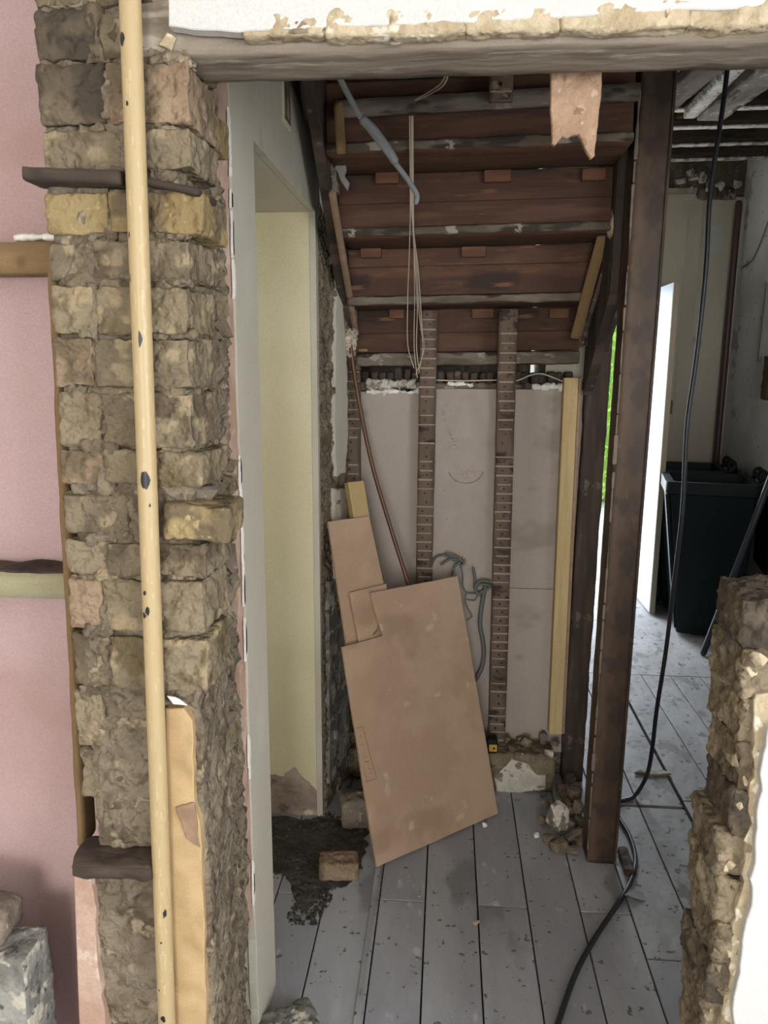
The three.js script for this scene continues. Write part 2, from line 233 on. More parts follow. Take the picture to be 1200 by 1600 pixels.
// ───────── shell of the room behind the camera and of the rooms beyond ─────────
{
  const wb = structure('wall_behind', 'pale wall with the wide glazed doors behind the viewer', 'wall');
  const { x0, x1, y0, y1, z } = WINDOW;
  mesh('wall_panel', boxG(-2.35, x0, 0, 2.75, z, z + 0.15, 0), M.room, wb); mesh('wall_panel', boxG(x1, 2.15, 0, 2.75, z, z + 0.15, 0), M.room, wb);
  mesh('wall_panel', boxG(x0, x1, y1, 2.75, z, z + 0.15, 0), M.room, wb); mesh('wall_panel', boxG(x0, x1, -0.1, y0, z, z + 0.15, 0), M.room, wb);
  const wn = structure('window_1', 'white framed glazed doors letting daylight in behind the viewer', 'window');
  for (const [a, b, c, d] of [[x0, x1, y0, y0 + 0.06], [x0, x1, y1 - 0.06, y1], [x0, x0 + 0.06, y0, y1], [x1 - 0.06, x1, y0, y1], [(x0 + x1) / 2 - 0.04, (x0 + x1) / 2 + 0.04, y0, y1]]) mesh('frame', boxG(a, b, c, d, z + 0.02, z + 0.08), M.door, wn);
  mesh('pane', boxG(x0 + 0.06, x1 - 0.06, y0 + 0.06, y1 - 0.06, z + 0.05, z + 0.052, 0), M.glass, wn);
  structMesh('wall_room_left', boxG(-2.35, -2.2, 0, 2.75, -1.45, 4.75, 0), M.room, 'pale side wall of the front room', 'wall');
  structMesh('wall_kitchen_right', boxG(1.99, 2.14, 0, 3.1, -5.75, -1.16, 0), M.kitchenWhite, 'dirty white side wall behind the wheeled bins', 'wall');
  const wr = structure('wall_room_right', 'pale side wall of the front room with an added fill window', 'wall'), S = SIDE;
  mesh('wall_panel', boxG(1.99, 2.14, 0, 2.75, -1.16, S.z0, 0), M.room, wr); mesh('wall_panel', boxG(1.99, 2.14, 0, 2.75, S.z1, 4.75, 0), M.room, wr); mesh('wall_panel', boxG(1.99, 2.14, 0, S.y0, S.z0, S.z1, 0), M.room, wr); mesh('wall_panel', boxG(1.99, 2.14, S.y1, 2.75, S.z0, S.z1, 0), M.room, wr);
  const sw = structure('window_2', 'white framed side window added to bring fill light into the front room', 'window');  // frame of the added fill opening
  for (const [a, b, c, d] of [[S.z0, S.z1, S.y0, S.y0 + 0.05], [S.z0, S.z1, S.y1 - 0.05, S.y1], [S.z0, S.z0 + 0.05, S.y0, S.y1], [S.z1 - 0.05, S.z1, S.y0, S.y1]]) mesh('frame', boxG(2.02, 2.07, c, d, a, b), M.door, sw);
  mesh('pane', boxG(2.04, 2.042, S.y0 + 0.05, S.y1 - 0.05, S.z0 + 0.05, S.z1 - 0.05, 0), M.glass, sw);
  structMesh('added_wall_rear', boxG(-0.9, 0.33, 0, 3.1, -3.3, -3.15, 0), M.rubble, 'rough masonry added behind the stair foot to keep sky light out', 'wall');  // added to close the light leak above the back wall
  structMesh('added_wall_outer_left', boxG(-1.05, -0.9, 0, 3.1, -3.3, -1.3, 0), M.rubble, 'rough masonry added behind the niche to keep sky light out', 'wall');  // added on this side against the same light leak
  structMesh('ceiling', boxG(-2.35, 2.15, 2.62, 2.75, -1.1, 4.75, 0), M.room, 'pale ceiling of the front room', 'ceiling');
  structMesh('ceiling_beyond', boxG(-0.9, 2.15, 3.06, 3.16, -5.8, -1.0, 0), M.woodDark, 'dark underside of the boards above the open joists', 'ceiling');
}

// ───────── pink plastered wall with battens, at the left ─────────
const PIER_Z = -1.12, PINK_Z = -1.27;
structMesh('wall_left', boxG(-2.2, -0.56, 0, 2.75, PINK_Z - 0.14, PINK_Z, 0.003), M.pink, 'salmon pink plastered wall beside the brick pier', 'wall');
{
  const nog = (v0, v1, m, mTop, label) => {
    const a = PZ(60, v0, -1.2).y, b = PZ(60, v1, -1.2).y, t = thing('wall_batten', label, 'batten');
    mesh('batten', barG([-1.35, (a + b) / 2, -1.234], [-0.612, (a + b) / 2, -1.234], Math.abs(a - b), 0.068, { face: [0, 0, 1], rough: 0.001, seed: 4, cell: 0.03 }), m, t);
    if (mTop) { const g = roughBox(0.7, 0.006, 0.064, { cell: 0.012, amp: 0.003, freq: 40, r: 0.002, seed: 9 }); mesh('rust_crust', place(g, -0.97, a + 0.001, -1.236), mTop, t); }
    return t;
  };
  nog(376, 427, M.woodOld, null, 'brown timber batten with white plaster scraps on top');
  nog(896, 937, M.woodGreen, M.woodDark, 'pale greenish timber batten with a dark crusted top');
  for (const [i, [x, w]] of [[-0.668, 0.05], [-0.634, 0.025]].entries()) one('plaster_scrap', place(roughBox(w, 0.009, 0.03, { cell: 0.006, amp: 0.004, freq: 50, r: 0.003, seed: 20 + i }), x, PZ(60, 376, -1.2).y + 0.0065, -1.222), M.whiteFlake, i ? 'small white plaster crumb on the brown timber batten' : 'long white plaster scrap lying on the brown timber batten', 'plaster');
}

// ───────── brick pier ─────────
const B = [M.brickDirt, M.brickTan, M.brickYellow, M.brickPink, M.brickSoot];
{
  const pier = structure('wall_pier', 'stripped brick pier with crumbling mortar behind the cream pipe', 'wall');
  mesh('mortar_core', place(roughBox(0.194, 2.75, 0.16, { cell: 0.006, amp: 0.006, freq: 18, r: 0.008, seed: 31, fine: 0.7 }), -0.49, 1.37, -1.2025), M.mortar, pier);
  mesh('mortar_core', place(roughBox(0.2, 2.75, 0.19, { cell: 0.008, amp: 0.013, freq: 22, r: 0.012, seed: 32, fine: 0.7 }), -0.523, 1.37, -1.355), M.mortar, pier);
  mesh('edge_strip', barG(PZ(92, 425, -1.19), PZ(136, 1310, -1.19), 0.014, 0.05, { rough: 0.002, seed: 33, cell: 0.012 }), M.woodOld, pier);
  // courses read from the photograph: top, bottom, joint, right corner (pixels); materials of both bricks; how far each stands proud
  const courses = [
    [-75, 8, 150, 300, 0, 4, 2, 0], [12, 92, 152, 296, 4, 0, 4, 0], [98, 196, 168, 300, 4, 3, 5, 6], [202, 268, 195, 304, 0, 0, 4, 8], [300, 366, 172, 318, 2, 2, 4, 8], [376, 438, 145, 300, 0, 0, 2, 4],
    [447, 523, 150, 296, 1, 1, 4, 6], [528, 606, 148, 300, 3, 0, 6, 7], [613, 698, 160, 304, 1, 0, 3, 6], [703, 756, 165, 322, 3, 1, 4, 10], [775, 838, 190, 240, 0, 4, 2, -20], [846, 898, 170, 326, 1, 0, 2, 5],
    [905, 985, 165, 322, 3, 1, 5, 8], [992, 1075, 175, 328, 0, 1, 0, 10], [1082, 1168, 165, 262, 1, 0, 2, -6], [1174, 1250, 200, 262, 0, 0, -2, -6],
  ];
  courses.forEach(([t, b, j, rr, ml, mr, pl, pr], i) => {
    const m = (t + b) / 2, xl = PZ(53 + 0.058 * m, m, PIER_Z).x, xj = PZ(j, m, PIER_Z).x, xr = PZ(rr, m, PIER_Z).x, y1 = PZ(200, t, PIER_Z).y, y0 = PZ(200, b, PIER_Z).y;
    const brick = (x0, x1, mm, proud, depth, seed) => { const g = roughBox(x1 - x0 - 0.004, y1 - y0 - 0.002, depth, { cell: 0.0042, amp: 0.0048, freq: 18, r: 0.0035, seed, fine: 0.6 }); mesh('brick', place(g, (x0 + x1) / 2, (y0 + y1) / 2, PIER_Z + proud / 1000 - depth / 2, 0, 0, ((seed * 37) % 7 - 3) * 0.004), B[mm], pier); };
    brick(xl, xj, ml, pl, 0.1, 100 + i * 2); brick(xj, xr, mr, pr, 0.135, 101 + i * 2);
  });
  // the loose pale brick and the stone wedged in the hole above it
  const lb = roughBox(0.103, 0.058, 0.11, { cell: 0.006, amp: 0.004, freq: 28, r: 0.009, seed: 61 }); const q = PZ(303, 819, -1.1); mesh('brick', place(lb, q.x, q.y, -1.155, 0.05, 0, -0.05), M.brickYellow, pier);
  const w = PZ(292, 775, -1.12); mesh('wedged_stone', place(stoneG(0.08, 0.034, 0.07, 5), w.x, w.y - 0.018, -1.17, 0.2), M.rubble, pier);
  // mortar smeared over the lower half
  const sm = roughBox(0.13, 0.235, 0.05, { cell: 0.0045, amp: 0.007, freq: 18, r: 0.01, seed: 62, fine: 0.6 }); mesh('mortar_smear', place(sm, -0.51, 0.91, PIER_Z - 0.022), M.mortar, pier);
  const sm2 = roughBox(0.155, 0.74, 0.05, { cell: 0.005, amp: 0.007, freq: 16, r: 0.01, seed: 63, fine: 0.6 }); mesh('mortar_smear', place(sm2, -0.525, 0.38, PIER_Z - 0.022), M.mortar, pier);
  // lime mortar squeezed over the joints
  const sr = rng(19), smear = (u, v, w, h, i) => { const p = PZ(u, v, PIER_Z); mesh('mortar_smear', place(roughBox(w, h, 0.024, { cell: 0.0045, amp: 0.008, freq: 34, r: 0.009, seed: 800 + i, fine: 0.6 }), p.x, p.y, PIER_Z - 0.0075, 0, 0, (sr() - 0.5) * 0.2), i % 3 ? M.mortar : M.brickDirt, pier); };
  courses.slice(1, 14).forEach(([t, b, j], i) => {
    smear(j + (sr() - 0.5) * 8, (t + b) / 2, 0.014 + 0.012 * sr(), 0.05 + 0.04 * sr(), i);
    smear(j - 30 + 30 * sr(), b + 3, 0.03 + 0.025 * sr(), 0.012 + 0.012 * sr(), 20 + i);
    if (b < 700) smear(252 + 30 * sr(), b + 3, 0.03 + 0.04 * sr(), 0.01 + 0.012 * sr(), 40 + i);
  });
  // broken fragments down the return face
  const r = rng(77);
  for (let i = 0; i < 60; i++) {
    const y = 0.25 + 1.95 * (i + r()) / 60, z = -1.29 - 0.15 * r(), s = 0.02 + 0.045 * r();
    const g = stoneG(s * 0.8, s * (0.7 + 0.7 * r()), s * 1.2, 300 + i, 14); mesh('brick_fragment', place(g, -0.428 - 0.008 * r(), y, z, r() * 6, (r() - 0.5) * 0.8, (r() - 0.5)), [M.rubble, M.mortar, M.brickDirt, M.brickTan, M.rubbleDark][i % 5], pier);
  }
  const yb = PZ(341, 200, -1.3); mesh('brick', place(roughBox(0.05, 0.06, 0.1, { cell: 0.007, amp: 0.004, seed: 64 }), -0.42, yb.y + 0.005, -1.36), M.brickYellow, pier);
  // tail of pinkish render at the foot
  mesh('render_strip', zSlab(ragged(pxPoly([[115, 1370], [140, 1368], [150, 1420], [150, 1480], [158, 1560], [168, 1640], [125, 1640]], -1.1), 0.003, 0.012, 8, [0, 1, 2, 3, 4]), -1.1, 0.04), M.pinkCoat, pier);
  mesh('wallpaper_strip', zSlab(ragged(pxPoly([[258, 1108], [286, 1107], [300, 1126], [304, 1252], [313, 1296], [318, 1420], [323, 1640], [268, 1640]], -1.108), 0.0012, 0.012, 9, [2, 3, 4, 5]), -1.108, 0.03), M.wallpaper, pier);
  mesh('torn_flap', zSlab(ragged(pxPoly([[274, 1262], [302, 1255], [312, 1325], [290, 1310]], -1.104), 0.0015, 0.006, 12), -1.104, 0.006), M.hardboardEdge, pier);
  mesh('plaster_flake', zSlab(ragged(pxPoly([[260, 1088], [272, 1090], [292, 1103], [270, 1101]], -1.103), 0.001, 0.008, 10), -1.103, 0.005), M.whiteFlake, pier);
  // timbers built into the brickwork
  const a = PZ(42, 274, -1.1), b = PZ(196, 280, -1.1); mesh('timber_slip', barG(a, b, 0.022, 0.06, { rough: 0.003, seed: 3, cell: 0.008 }).translate(0, 0, -0.012), M.woodDark, pier);
  const c = PZ(226, 282, -1.1), d = PZ(312, 300, -1.1); mesh('timber_slip', barG(c, d, 0.012, 0.09, { rough: 0.003, seed: 5, cell: 0.008 }).translate(0, 0, -0.04), M.woodDark, pier);
  const e = PZ(116, 1352, -1.09), f = PZ(240, 1356, -1.09); mesh('timber_ledge', barG(e, f, 0.024, 0.075, { rough: 0.009, seed: 6, cell: 0.006 }).translate(0, 0, -0.02), M.woodDark, pier);
}

// ───────── cream pipe with chipped paint ─────────
{
  const cv = document.createElement('canvas'); cv.width = 128; cv.height = 2048; const x = cv.getContext('2d');
  x.fillStyle = '#b5a078'; x.fillRect(0, 0, 128, 2048);
  const r = rng(12); for (let i = 0; i < 900; i++) { x.fillStyle = r() > 0.5 ? 'rgba(226,208,164,0.25)' : 'rgba(170,138,90,0.22)'; x.fillRect(r() * 128, r() * 2048, 1 + r() * 4, 3 + r() * 22); }
  const top = PZ(201, -60, -1.088), bot = PZ(263, 1660, -1.088), L = top.distanceTo(bot);
  const chip = (px, py, w, h) => { const p = PZ(px, py, -1.075), v = (top.y - p.y) / (top.y - bot.y) * 2048, ax = lerp(201, 263, (py + 60) / 1720), off = (px - ax) / 15; const u = 64 + off * 20; x.fillStyle = '#1d1c1e'; x.beginPath(); const n = 9; for (let i = 0; i < n; i++) { const a = i / n * 6.283, k = 0.65 + 0.5 * r(); x.lineTo(u + Math.cos(a) * w * 1.4 * k, v + Math.sin(a) * h * 1.2 * k); } x.fill(); };
  [[225, 530, 3, 13], [233, 750, 10, 13], [236, 955, 4, 7], [229, 962, 5, 5], [231, 927, 3, 4], [264, 1429, 4, 8], [257, 1473, 2, 2], [205, 162, 2, 4], [206, 434, 2, 6], [206, 367, 2, 4], [240, 790, 1.5, 3], [260, 1592, 5, 6], [196, 60, 6, 9], [252, 1548, 2, 2]].forEach((c) => chip(...c));
  const t = new THREE.CanvasTexture(cv); t.colorSpace = THREE.SRGBColorSpace;
  const g = new THREE.CylinderGeometry(0.0145, 0.0145, L, 28, 1); g.rotateY(Math.PI); g.rotateZ(0);
  const y = top.clone().sub(bot).normalize(), z = new THREE.Vector3(0, 0, 1); z.sub(y.clone().multiplyScalar(z.dot(y))).normalize();
  g.applyMatrix4(new THREE.Matrix4().makeBasis(y.clone().cross(z), y, z)); const mid = top.clone().add(bot).multiplyScalar(0.5); g.translate(mid.x, mid.y, mid.z);
  one('heating_pipe', g, new THREE.MeshPhysicalMaterial({ map: t, roughness: 0.42 }), 'cream painted vertical pipe with black chips in front of the brick pier', 'pipe');
}

// ───────── lintel, broken plaster and white wall over the opening ─────────
{
  const t = thing('timber_lintel', 'rough sawn grey timber lintel spanning the opening under the white wall', 'lintel');
  mesh('beam', barG([-0.46, 2.105, -1.175], [1.99, 2.105, -1.175], 0.17, 0.11, { rough: 0.002, seed: 8, cell: 0.02 }), M.woodLintel, t);
  const w = structure('wall_above_lintel', 'white painted wall with a broken plaster edge above the timber lintel', 'wall');
  mesh('wall_body', boxG(-0.6, 1.99, 2.195, 3.1, -1.23, -1.112, 0), M.mortar, w);
  mesh('white_plaster', zSlab(ragged(pxPoly([[262, -160], [263, 10], [263, 40], [340, 47], [372, 50], [600, 40], [860, 30], [1200, 8], [1700, -14], [1700, -160]], -1.092).map(([x, y], i) => [i > 7 ? 1.985 : x, i === 0 || i === 9 ? 2.62 : y]), 0.0016, 0.014, 4, [1, 2, 3, 4, 5, 6]), -1.092, 0.022), M.white, w);
  const r = rng(9); let x = -0.285;
  for (let i = 0; x < 1.2; i++) {
    const len = 0.09 + 0.12 * r(), late = x > 0.2, y0 = 2.024 + r() * 0.003 + (x < -0.2 ? 0.004 : 0), h = 0.028 + 0.008 * r();
    const g = roughBox(len, h, 0.03, { cell: 0.005, amp: late ? 0.006 : 0.003, freq: 34, r: 0.006, seed: 80 + i, fine: 0.6 }); mesh('plaster_edge', place(g, x + len / 2, y0 + h / 2, -1.108 - (late ? 0.004 * r() : 0)), M.creamPlaster, w); x += len - 0.002;
  }
  for (let i = 0; i < 16; i++) { const g = stoneG(0.014 + 0.016 * r(), 0.012 + 0.01 * r(), 0.014, 500 + i, 12); mesh('plaster_lump', place(g, 0.22 + 0.3 * r(), 2.026 + 0.016 * r(), -1.102, r() * 6), M.creamPlaster, w); }
  const fl = zSlab(ragged(pxPoly([[248, 72], [262, 52], [275, 60], [268, 80]], -1.116), 0.001, 0.006, 3), -1.112, 0.006); mesh('plaster_flake', fl, M.creamPlaster, w);
}

// ───────── low broken wall at the right ─────────
{
  const w = structure('wall_right', 'low remnant of brick wall with ragged end and white plaster face', 'wall');
  mesh('wall_body', place(roughBox(1.44, 1.2, 0.1, { cell: 0.016, amp: 0.006, freq: 22, r: 0.012, seed: 41 }), 1.235, 0.605, -1.21), M.mortar, w);
  const ends = [0.5, 0.49, 0.47, 0.475, 0.462, 0.455, 0.452, 0.446, 0.452, 0.444, 0.443, 0.46, 0.462, 0.452, 0.449, 0.452], mm = [M.brickDirt, M.brickTan, M.brickDirt, M.brickSoot], H = 1.255 / 16;
  ends.forEach((x, i) => {
    const len = 0.2 - 0.07 * (i % 2), g = roughBox(len, H + 0.001, 0.135, { cell: 0.0048, amp: 0.0065, freq: 17, r: 0.006, seed: 140 + i, fine: 0.8 });
    mesh('brick', place(g, x + len / 2 + 0.004, (i + 0.5) * H, -1.2 + (i % 3) * 0.003, (i % 5 - 2) * 0.02), mm[i % 4], w);
    const l2 = 0.2, g2 = roughBox(l2, H - 0.006, 0.12, { cell: 0.014, amp: 0.004, freq: 24, r: 0.01, seed: 170 + i }); mesh('brick', place(g2, x + len + l2 / 2 + 0.01, (i + 0.5) * H, -1.195), mm[(i + 1) % 4], w);
  });
  const edge = ragged(pxPoly([[1196, 1130], [1192, 1160], [1186, 1230], [1176, 1330], [1166, 1420], [1152, 1500], [1138, 1620]], -1.12).map(([x, y]) => [x, y]), 0.004, 0.014, 14, [0, 1, 2, 3, 4, 5]);
  mesh('white_plaster', zSlab([...edge, [0.52, 0], [1.95, 0], [1.95, 1.15], [0.62, 1.13]], -1.108, 0.03), M.white, w);
  const under = ragged(pxPoly([[1180, 1085], [1178, 1200], [1168, 1300], [1155, 1400], [1142, 1500], [1118, 1630]], -1.125), 0.005, 0.012, 15, [0, 1, 2, 3, 4]);
  mesh('render_coat', zSlab([...under, [0.53, 0.1], [0.6, 0.1], [0.6, 1.14]], -1.122, 0.02), M.creamPlaster, w);
  const r = rng(21); for (let i = 0; i < 16; i++) { const v = 1000 + 600 * r(), p = PZ(lerp(1178, 1120, (v - 1000) / 600) + (r() - 0.5) * 26, v, -1.125), s = 0.012 + 0.02 * r(); mesh('render_lump', place(stoneG(s, s, s * 0.8, 600 + i, 13), p.x, p.y, -1.133, r() * 6, r(), r()), [M.creamPlaster, M.brickTan][i % 2], w); }
}

// ───────── plastered side wall with a deep niche ─────────
const SX = -0.42, NZ0 = -1.685, NZ1 = -2.44, NY = 2.065;
{
  const w = structure('wall_side', 'smooth grey plastered side wall around the cream niche', 'wall');
  const out = ragged([[-1.505, 0], [-1.505, 2.7], [-2.02, 2.7], [-2.1, 2.31], [-2.3, 2.29], [-2.44, 2.25], [-2.495, 2.2], [-2.485, 1.9], [-2.475, 1.4], [-2.47, 0.6], [-2.462, 0.12], [NZ1, 0.0], [NZ1, NY], [NZ0, NY], [NZ0, 0]], 0.004, 0.025, 6, [0, 3, 4, 5, 6, 7, 8, 9]);
  mesh('plaster_face', xSlab(out, SX, 0.02, { bev: 0.001 }), M.grey, w);
  const pinkEdge = ragged([[-1.455, 0.35], [-1.462, 0.8], [-1.47, 1.2], [-1.45, 1.45], [-1.44, 1.75], [-1.43, 1.9], [-1.455, 2.1], [-1.47, 2.3], [-1.52, 2.3], [-1.52, 0.35]], 0.006, 0.02, 7, [0, 1, 2, 3, 4, 5, 6]);
  mesh('undercoat_edge', xSlab(pinkEdge, SX - 0.004, 0.02, { bev: 0.001 }), M.pinkCoat, w);
  const r = rng(33); for (let i = 0; i < 26; i++) { const y = 0.3 + 1.9 * r(), h = 0.02 + 0.07 * r(), ww = 0.004 + 0.007 * r(), z = -1.5 + 0.002 * r(); mesh('paint_flake', xSlab(ragged([[z + ww, y], [z + ww * 0.5, y + h], [z - ww * 0.6, y + h * 0.8], [z - ww * 0.4, y + h * 0.1]], 0.0015, 0.012, 40 + i), SX + 0.003, 0.005, { bev: 0.0008 }), M.whiteFlake, w); }
  mesh('wall_body', boxG(-0.68, SX - 0.0205, 0, 2.7, -1.51, NZ0, 0), M.grey, w);
  mesh('wall_body', boxG(-0.68, SX - 0.021, NY + 0.021, 2.7, NZ0, NZ1, 0), M.grey, w);
  mesh('niche_back', boxG(-0.72, -0.625, 0, NY + 0.05, NZ0 + 0.02, NZ1 - 0.04, 0.001), M.cream, w);
  mesh('niche_soffit', boxG(-0.63, SX - 0.0205, NY, NY + 0.02, NZ0, NZ1, 0), M.grey, w);
  const jamb = ragged([[-0.63, 0.16], [-0.56, 0.15], [-0.52, 0.19], [-0.48, 0.14], [SX - 0.0205, 0.1], [SX - 0.0205, NY], [-0.63, NY]], 0.006, 0.012, 17, [0, 1, 2, 3]);
  mesh('niche_jamb', zSlab(jamb, NZ1, 0.02, { bev: 0.0008 }), M.cream, w);
  mesh('jamb_base', place(roughBox(0.205, 0.3, 0.05, { cell: 0.006, amp: 0.0045, freq: 30, r: 0.004, seed: 66, fine: 0.5 }), -0.525, 0.09, NZ1 - 0.03), M.peel, w);
  mesh('wall_body', boxG(-0.68, SX - 0.0205, 0, 2.7, NZ1 - 0.0205, -2.5, 0), M.peel, w);
  // switch recess high on the wall: cream timber lining, flat darker plate as hollow
  const s = [[-1.985, 2.19], [-2.07, 2.19], [-2.07, 2.42], [-1.985, 2.42]]; mesh('recess_lining', xSlab(s, SX + 0.003, 0.01, { bev: 0.001 }), M.cream, w); mesh('recess_plate', xSlab([[-1.995, 2.2], [-2.062, 2.2], [-2.062, 2.42], [-1.995, 2.42]], SX + 0.0045, 0.006, { bev: 0.0005 }), M.woodDust, w);
}
// broken masonry between the niche and the back wall
{
  const w = structure('wall_broken_end', 'broken brown masonry with scraps of grey paint beside the niche', 'wall');
  const A = new THREE.Vector3(-0.418, 0, -2.475), Bq = new THREE.Vector3(-0.335, 0, -2.83), ang = Math.atan2(-(Bq.z - A.z), Bq.x - A.x), L = A.distanceTo(Bq);
  const onW = (g, a, y, n) => { g.rotateY(ang); g.translate(lerp(A.x, Bq.x, a) + Math.sin(ang) * n, y, lerp(A.z, Bq.z, a) + Math.cos(ang) * n); return g; };
  mesh('masonry', onW(roughBox(L, 2.5, 0.12, { cell: 0.009, amp: 0.01, freq: 24, r: 0.008, seed: 71, fine: 0.5 }), 0.5, 1.25, -0.06), M.mortar, w);
  // outlines along the slanted face: a in 0..1 from the niche corner to the back wall
  const face = (pts, n, depth, m, name, amp = 0.005, seed = 1) => mesh(name, onW(extr(ragged(pts.map(([a, y]) => [(a - 0) * L, y]), amp, 0.014, seed), depth, { bev: 0.001 }), 0, 0, n), m, w);
  face([[0.34, 1.8], [0.42, 1.95], [0.55, 1.7], [0.62, 1.55], [0.6, 1.3], [0.55, 1.22], [0.3, 1.22], [0.27, 1.45]], 0.012, 0.016, M.grey, 'paint_scrap', 0.006, 3);
  face([[0.25, 1.18], [0.55, 1.16], [0.6, 0.95], [0.55, 0.8], [0.25, 0.85]], 0.012, 0.016, M.grey, 'paint_scrap', 0.007, 4);
  face([[0.1, 0.86], [0.5, 0.84], [0.62, 0.5], [0.6, 0.14], [0.05, 0.1]], 0.013, 0.018, M.concrete, 'render_scrap', 0.006, 5);
  face([[0.02, 2.24], [0.1, 2.22], [0.2, 2.08], [0.16, 2.06], [0.03, 2.1]], 0.016, 0.014, M.whiteFlake, 'paint_scrap', 0.004, 6);
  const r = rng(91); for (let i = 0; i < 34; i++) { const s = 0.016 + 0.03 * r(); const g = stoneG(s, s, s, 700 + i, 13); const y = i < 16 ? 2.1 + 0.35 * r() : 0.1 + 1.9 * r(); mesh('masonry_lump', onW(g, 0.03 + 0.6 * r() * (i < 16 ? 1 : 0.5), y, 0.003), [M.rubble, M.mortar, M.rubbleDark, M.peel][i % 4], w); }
  mesh('masonry', zSlab(ragged(pxPoly([[470, 120], [520, 120], [524, 200], [530, 300], [516, 300], [502, 262], [497, 205]], -2.3), 0.006, 0.012, 41), -2.3, 0.05), M.rubble, w);
  mesh('paint_scrap', zSlab(ragged(pxPoly([[498, 222], [506, 220], [510, 240], [515, 256], [512, 262], [498, 264]], -2.285), 0.003, 0.01, 42), -2.285, 0.016), M.cream, w);
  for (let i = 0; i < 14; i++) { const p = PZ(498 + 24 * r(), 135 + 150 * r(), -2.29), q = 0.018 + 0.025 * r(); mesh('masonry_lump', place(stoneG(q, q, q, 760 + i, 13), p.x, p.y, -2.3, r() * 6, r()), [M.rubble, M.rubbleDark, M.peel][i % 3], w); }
  mesh('plaster_knob', onW(roughBox(0.06, 0.1, 0.04, { cell: 0.006, amp: 0.012, freq: 30, r: 0.012, seed: 73, fine: 0.6 }), 0.7, 1.68, 0.006), M.peel, w);
}

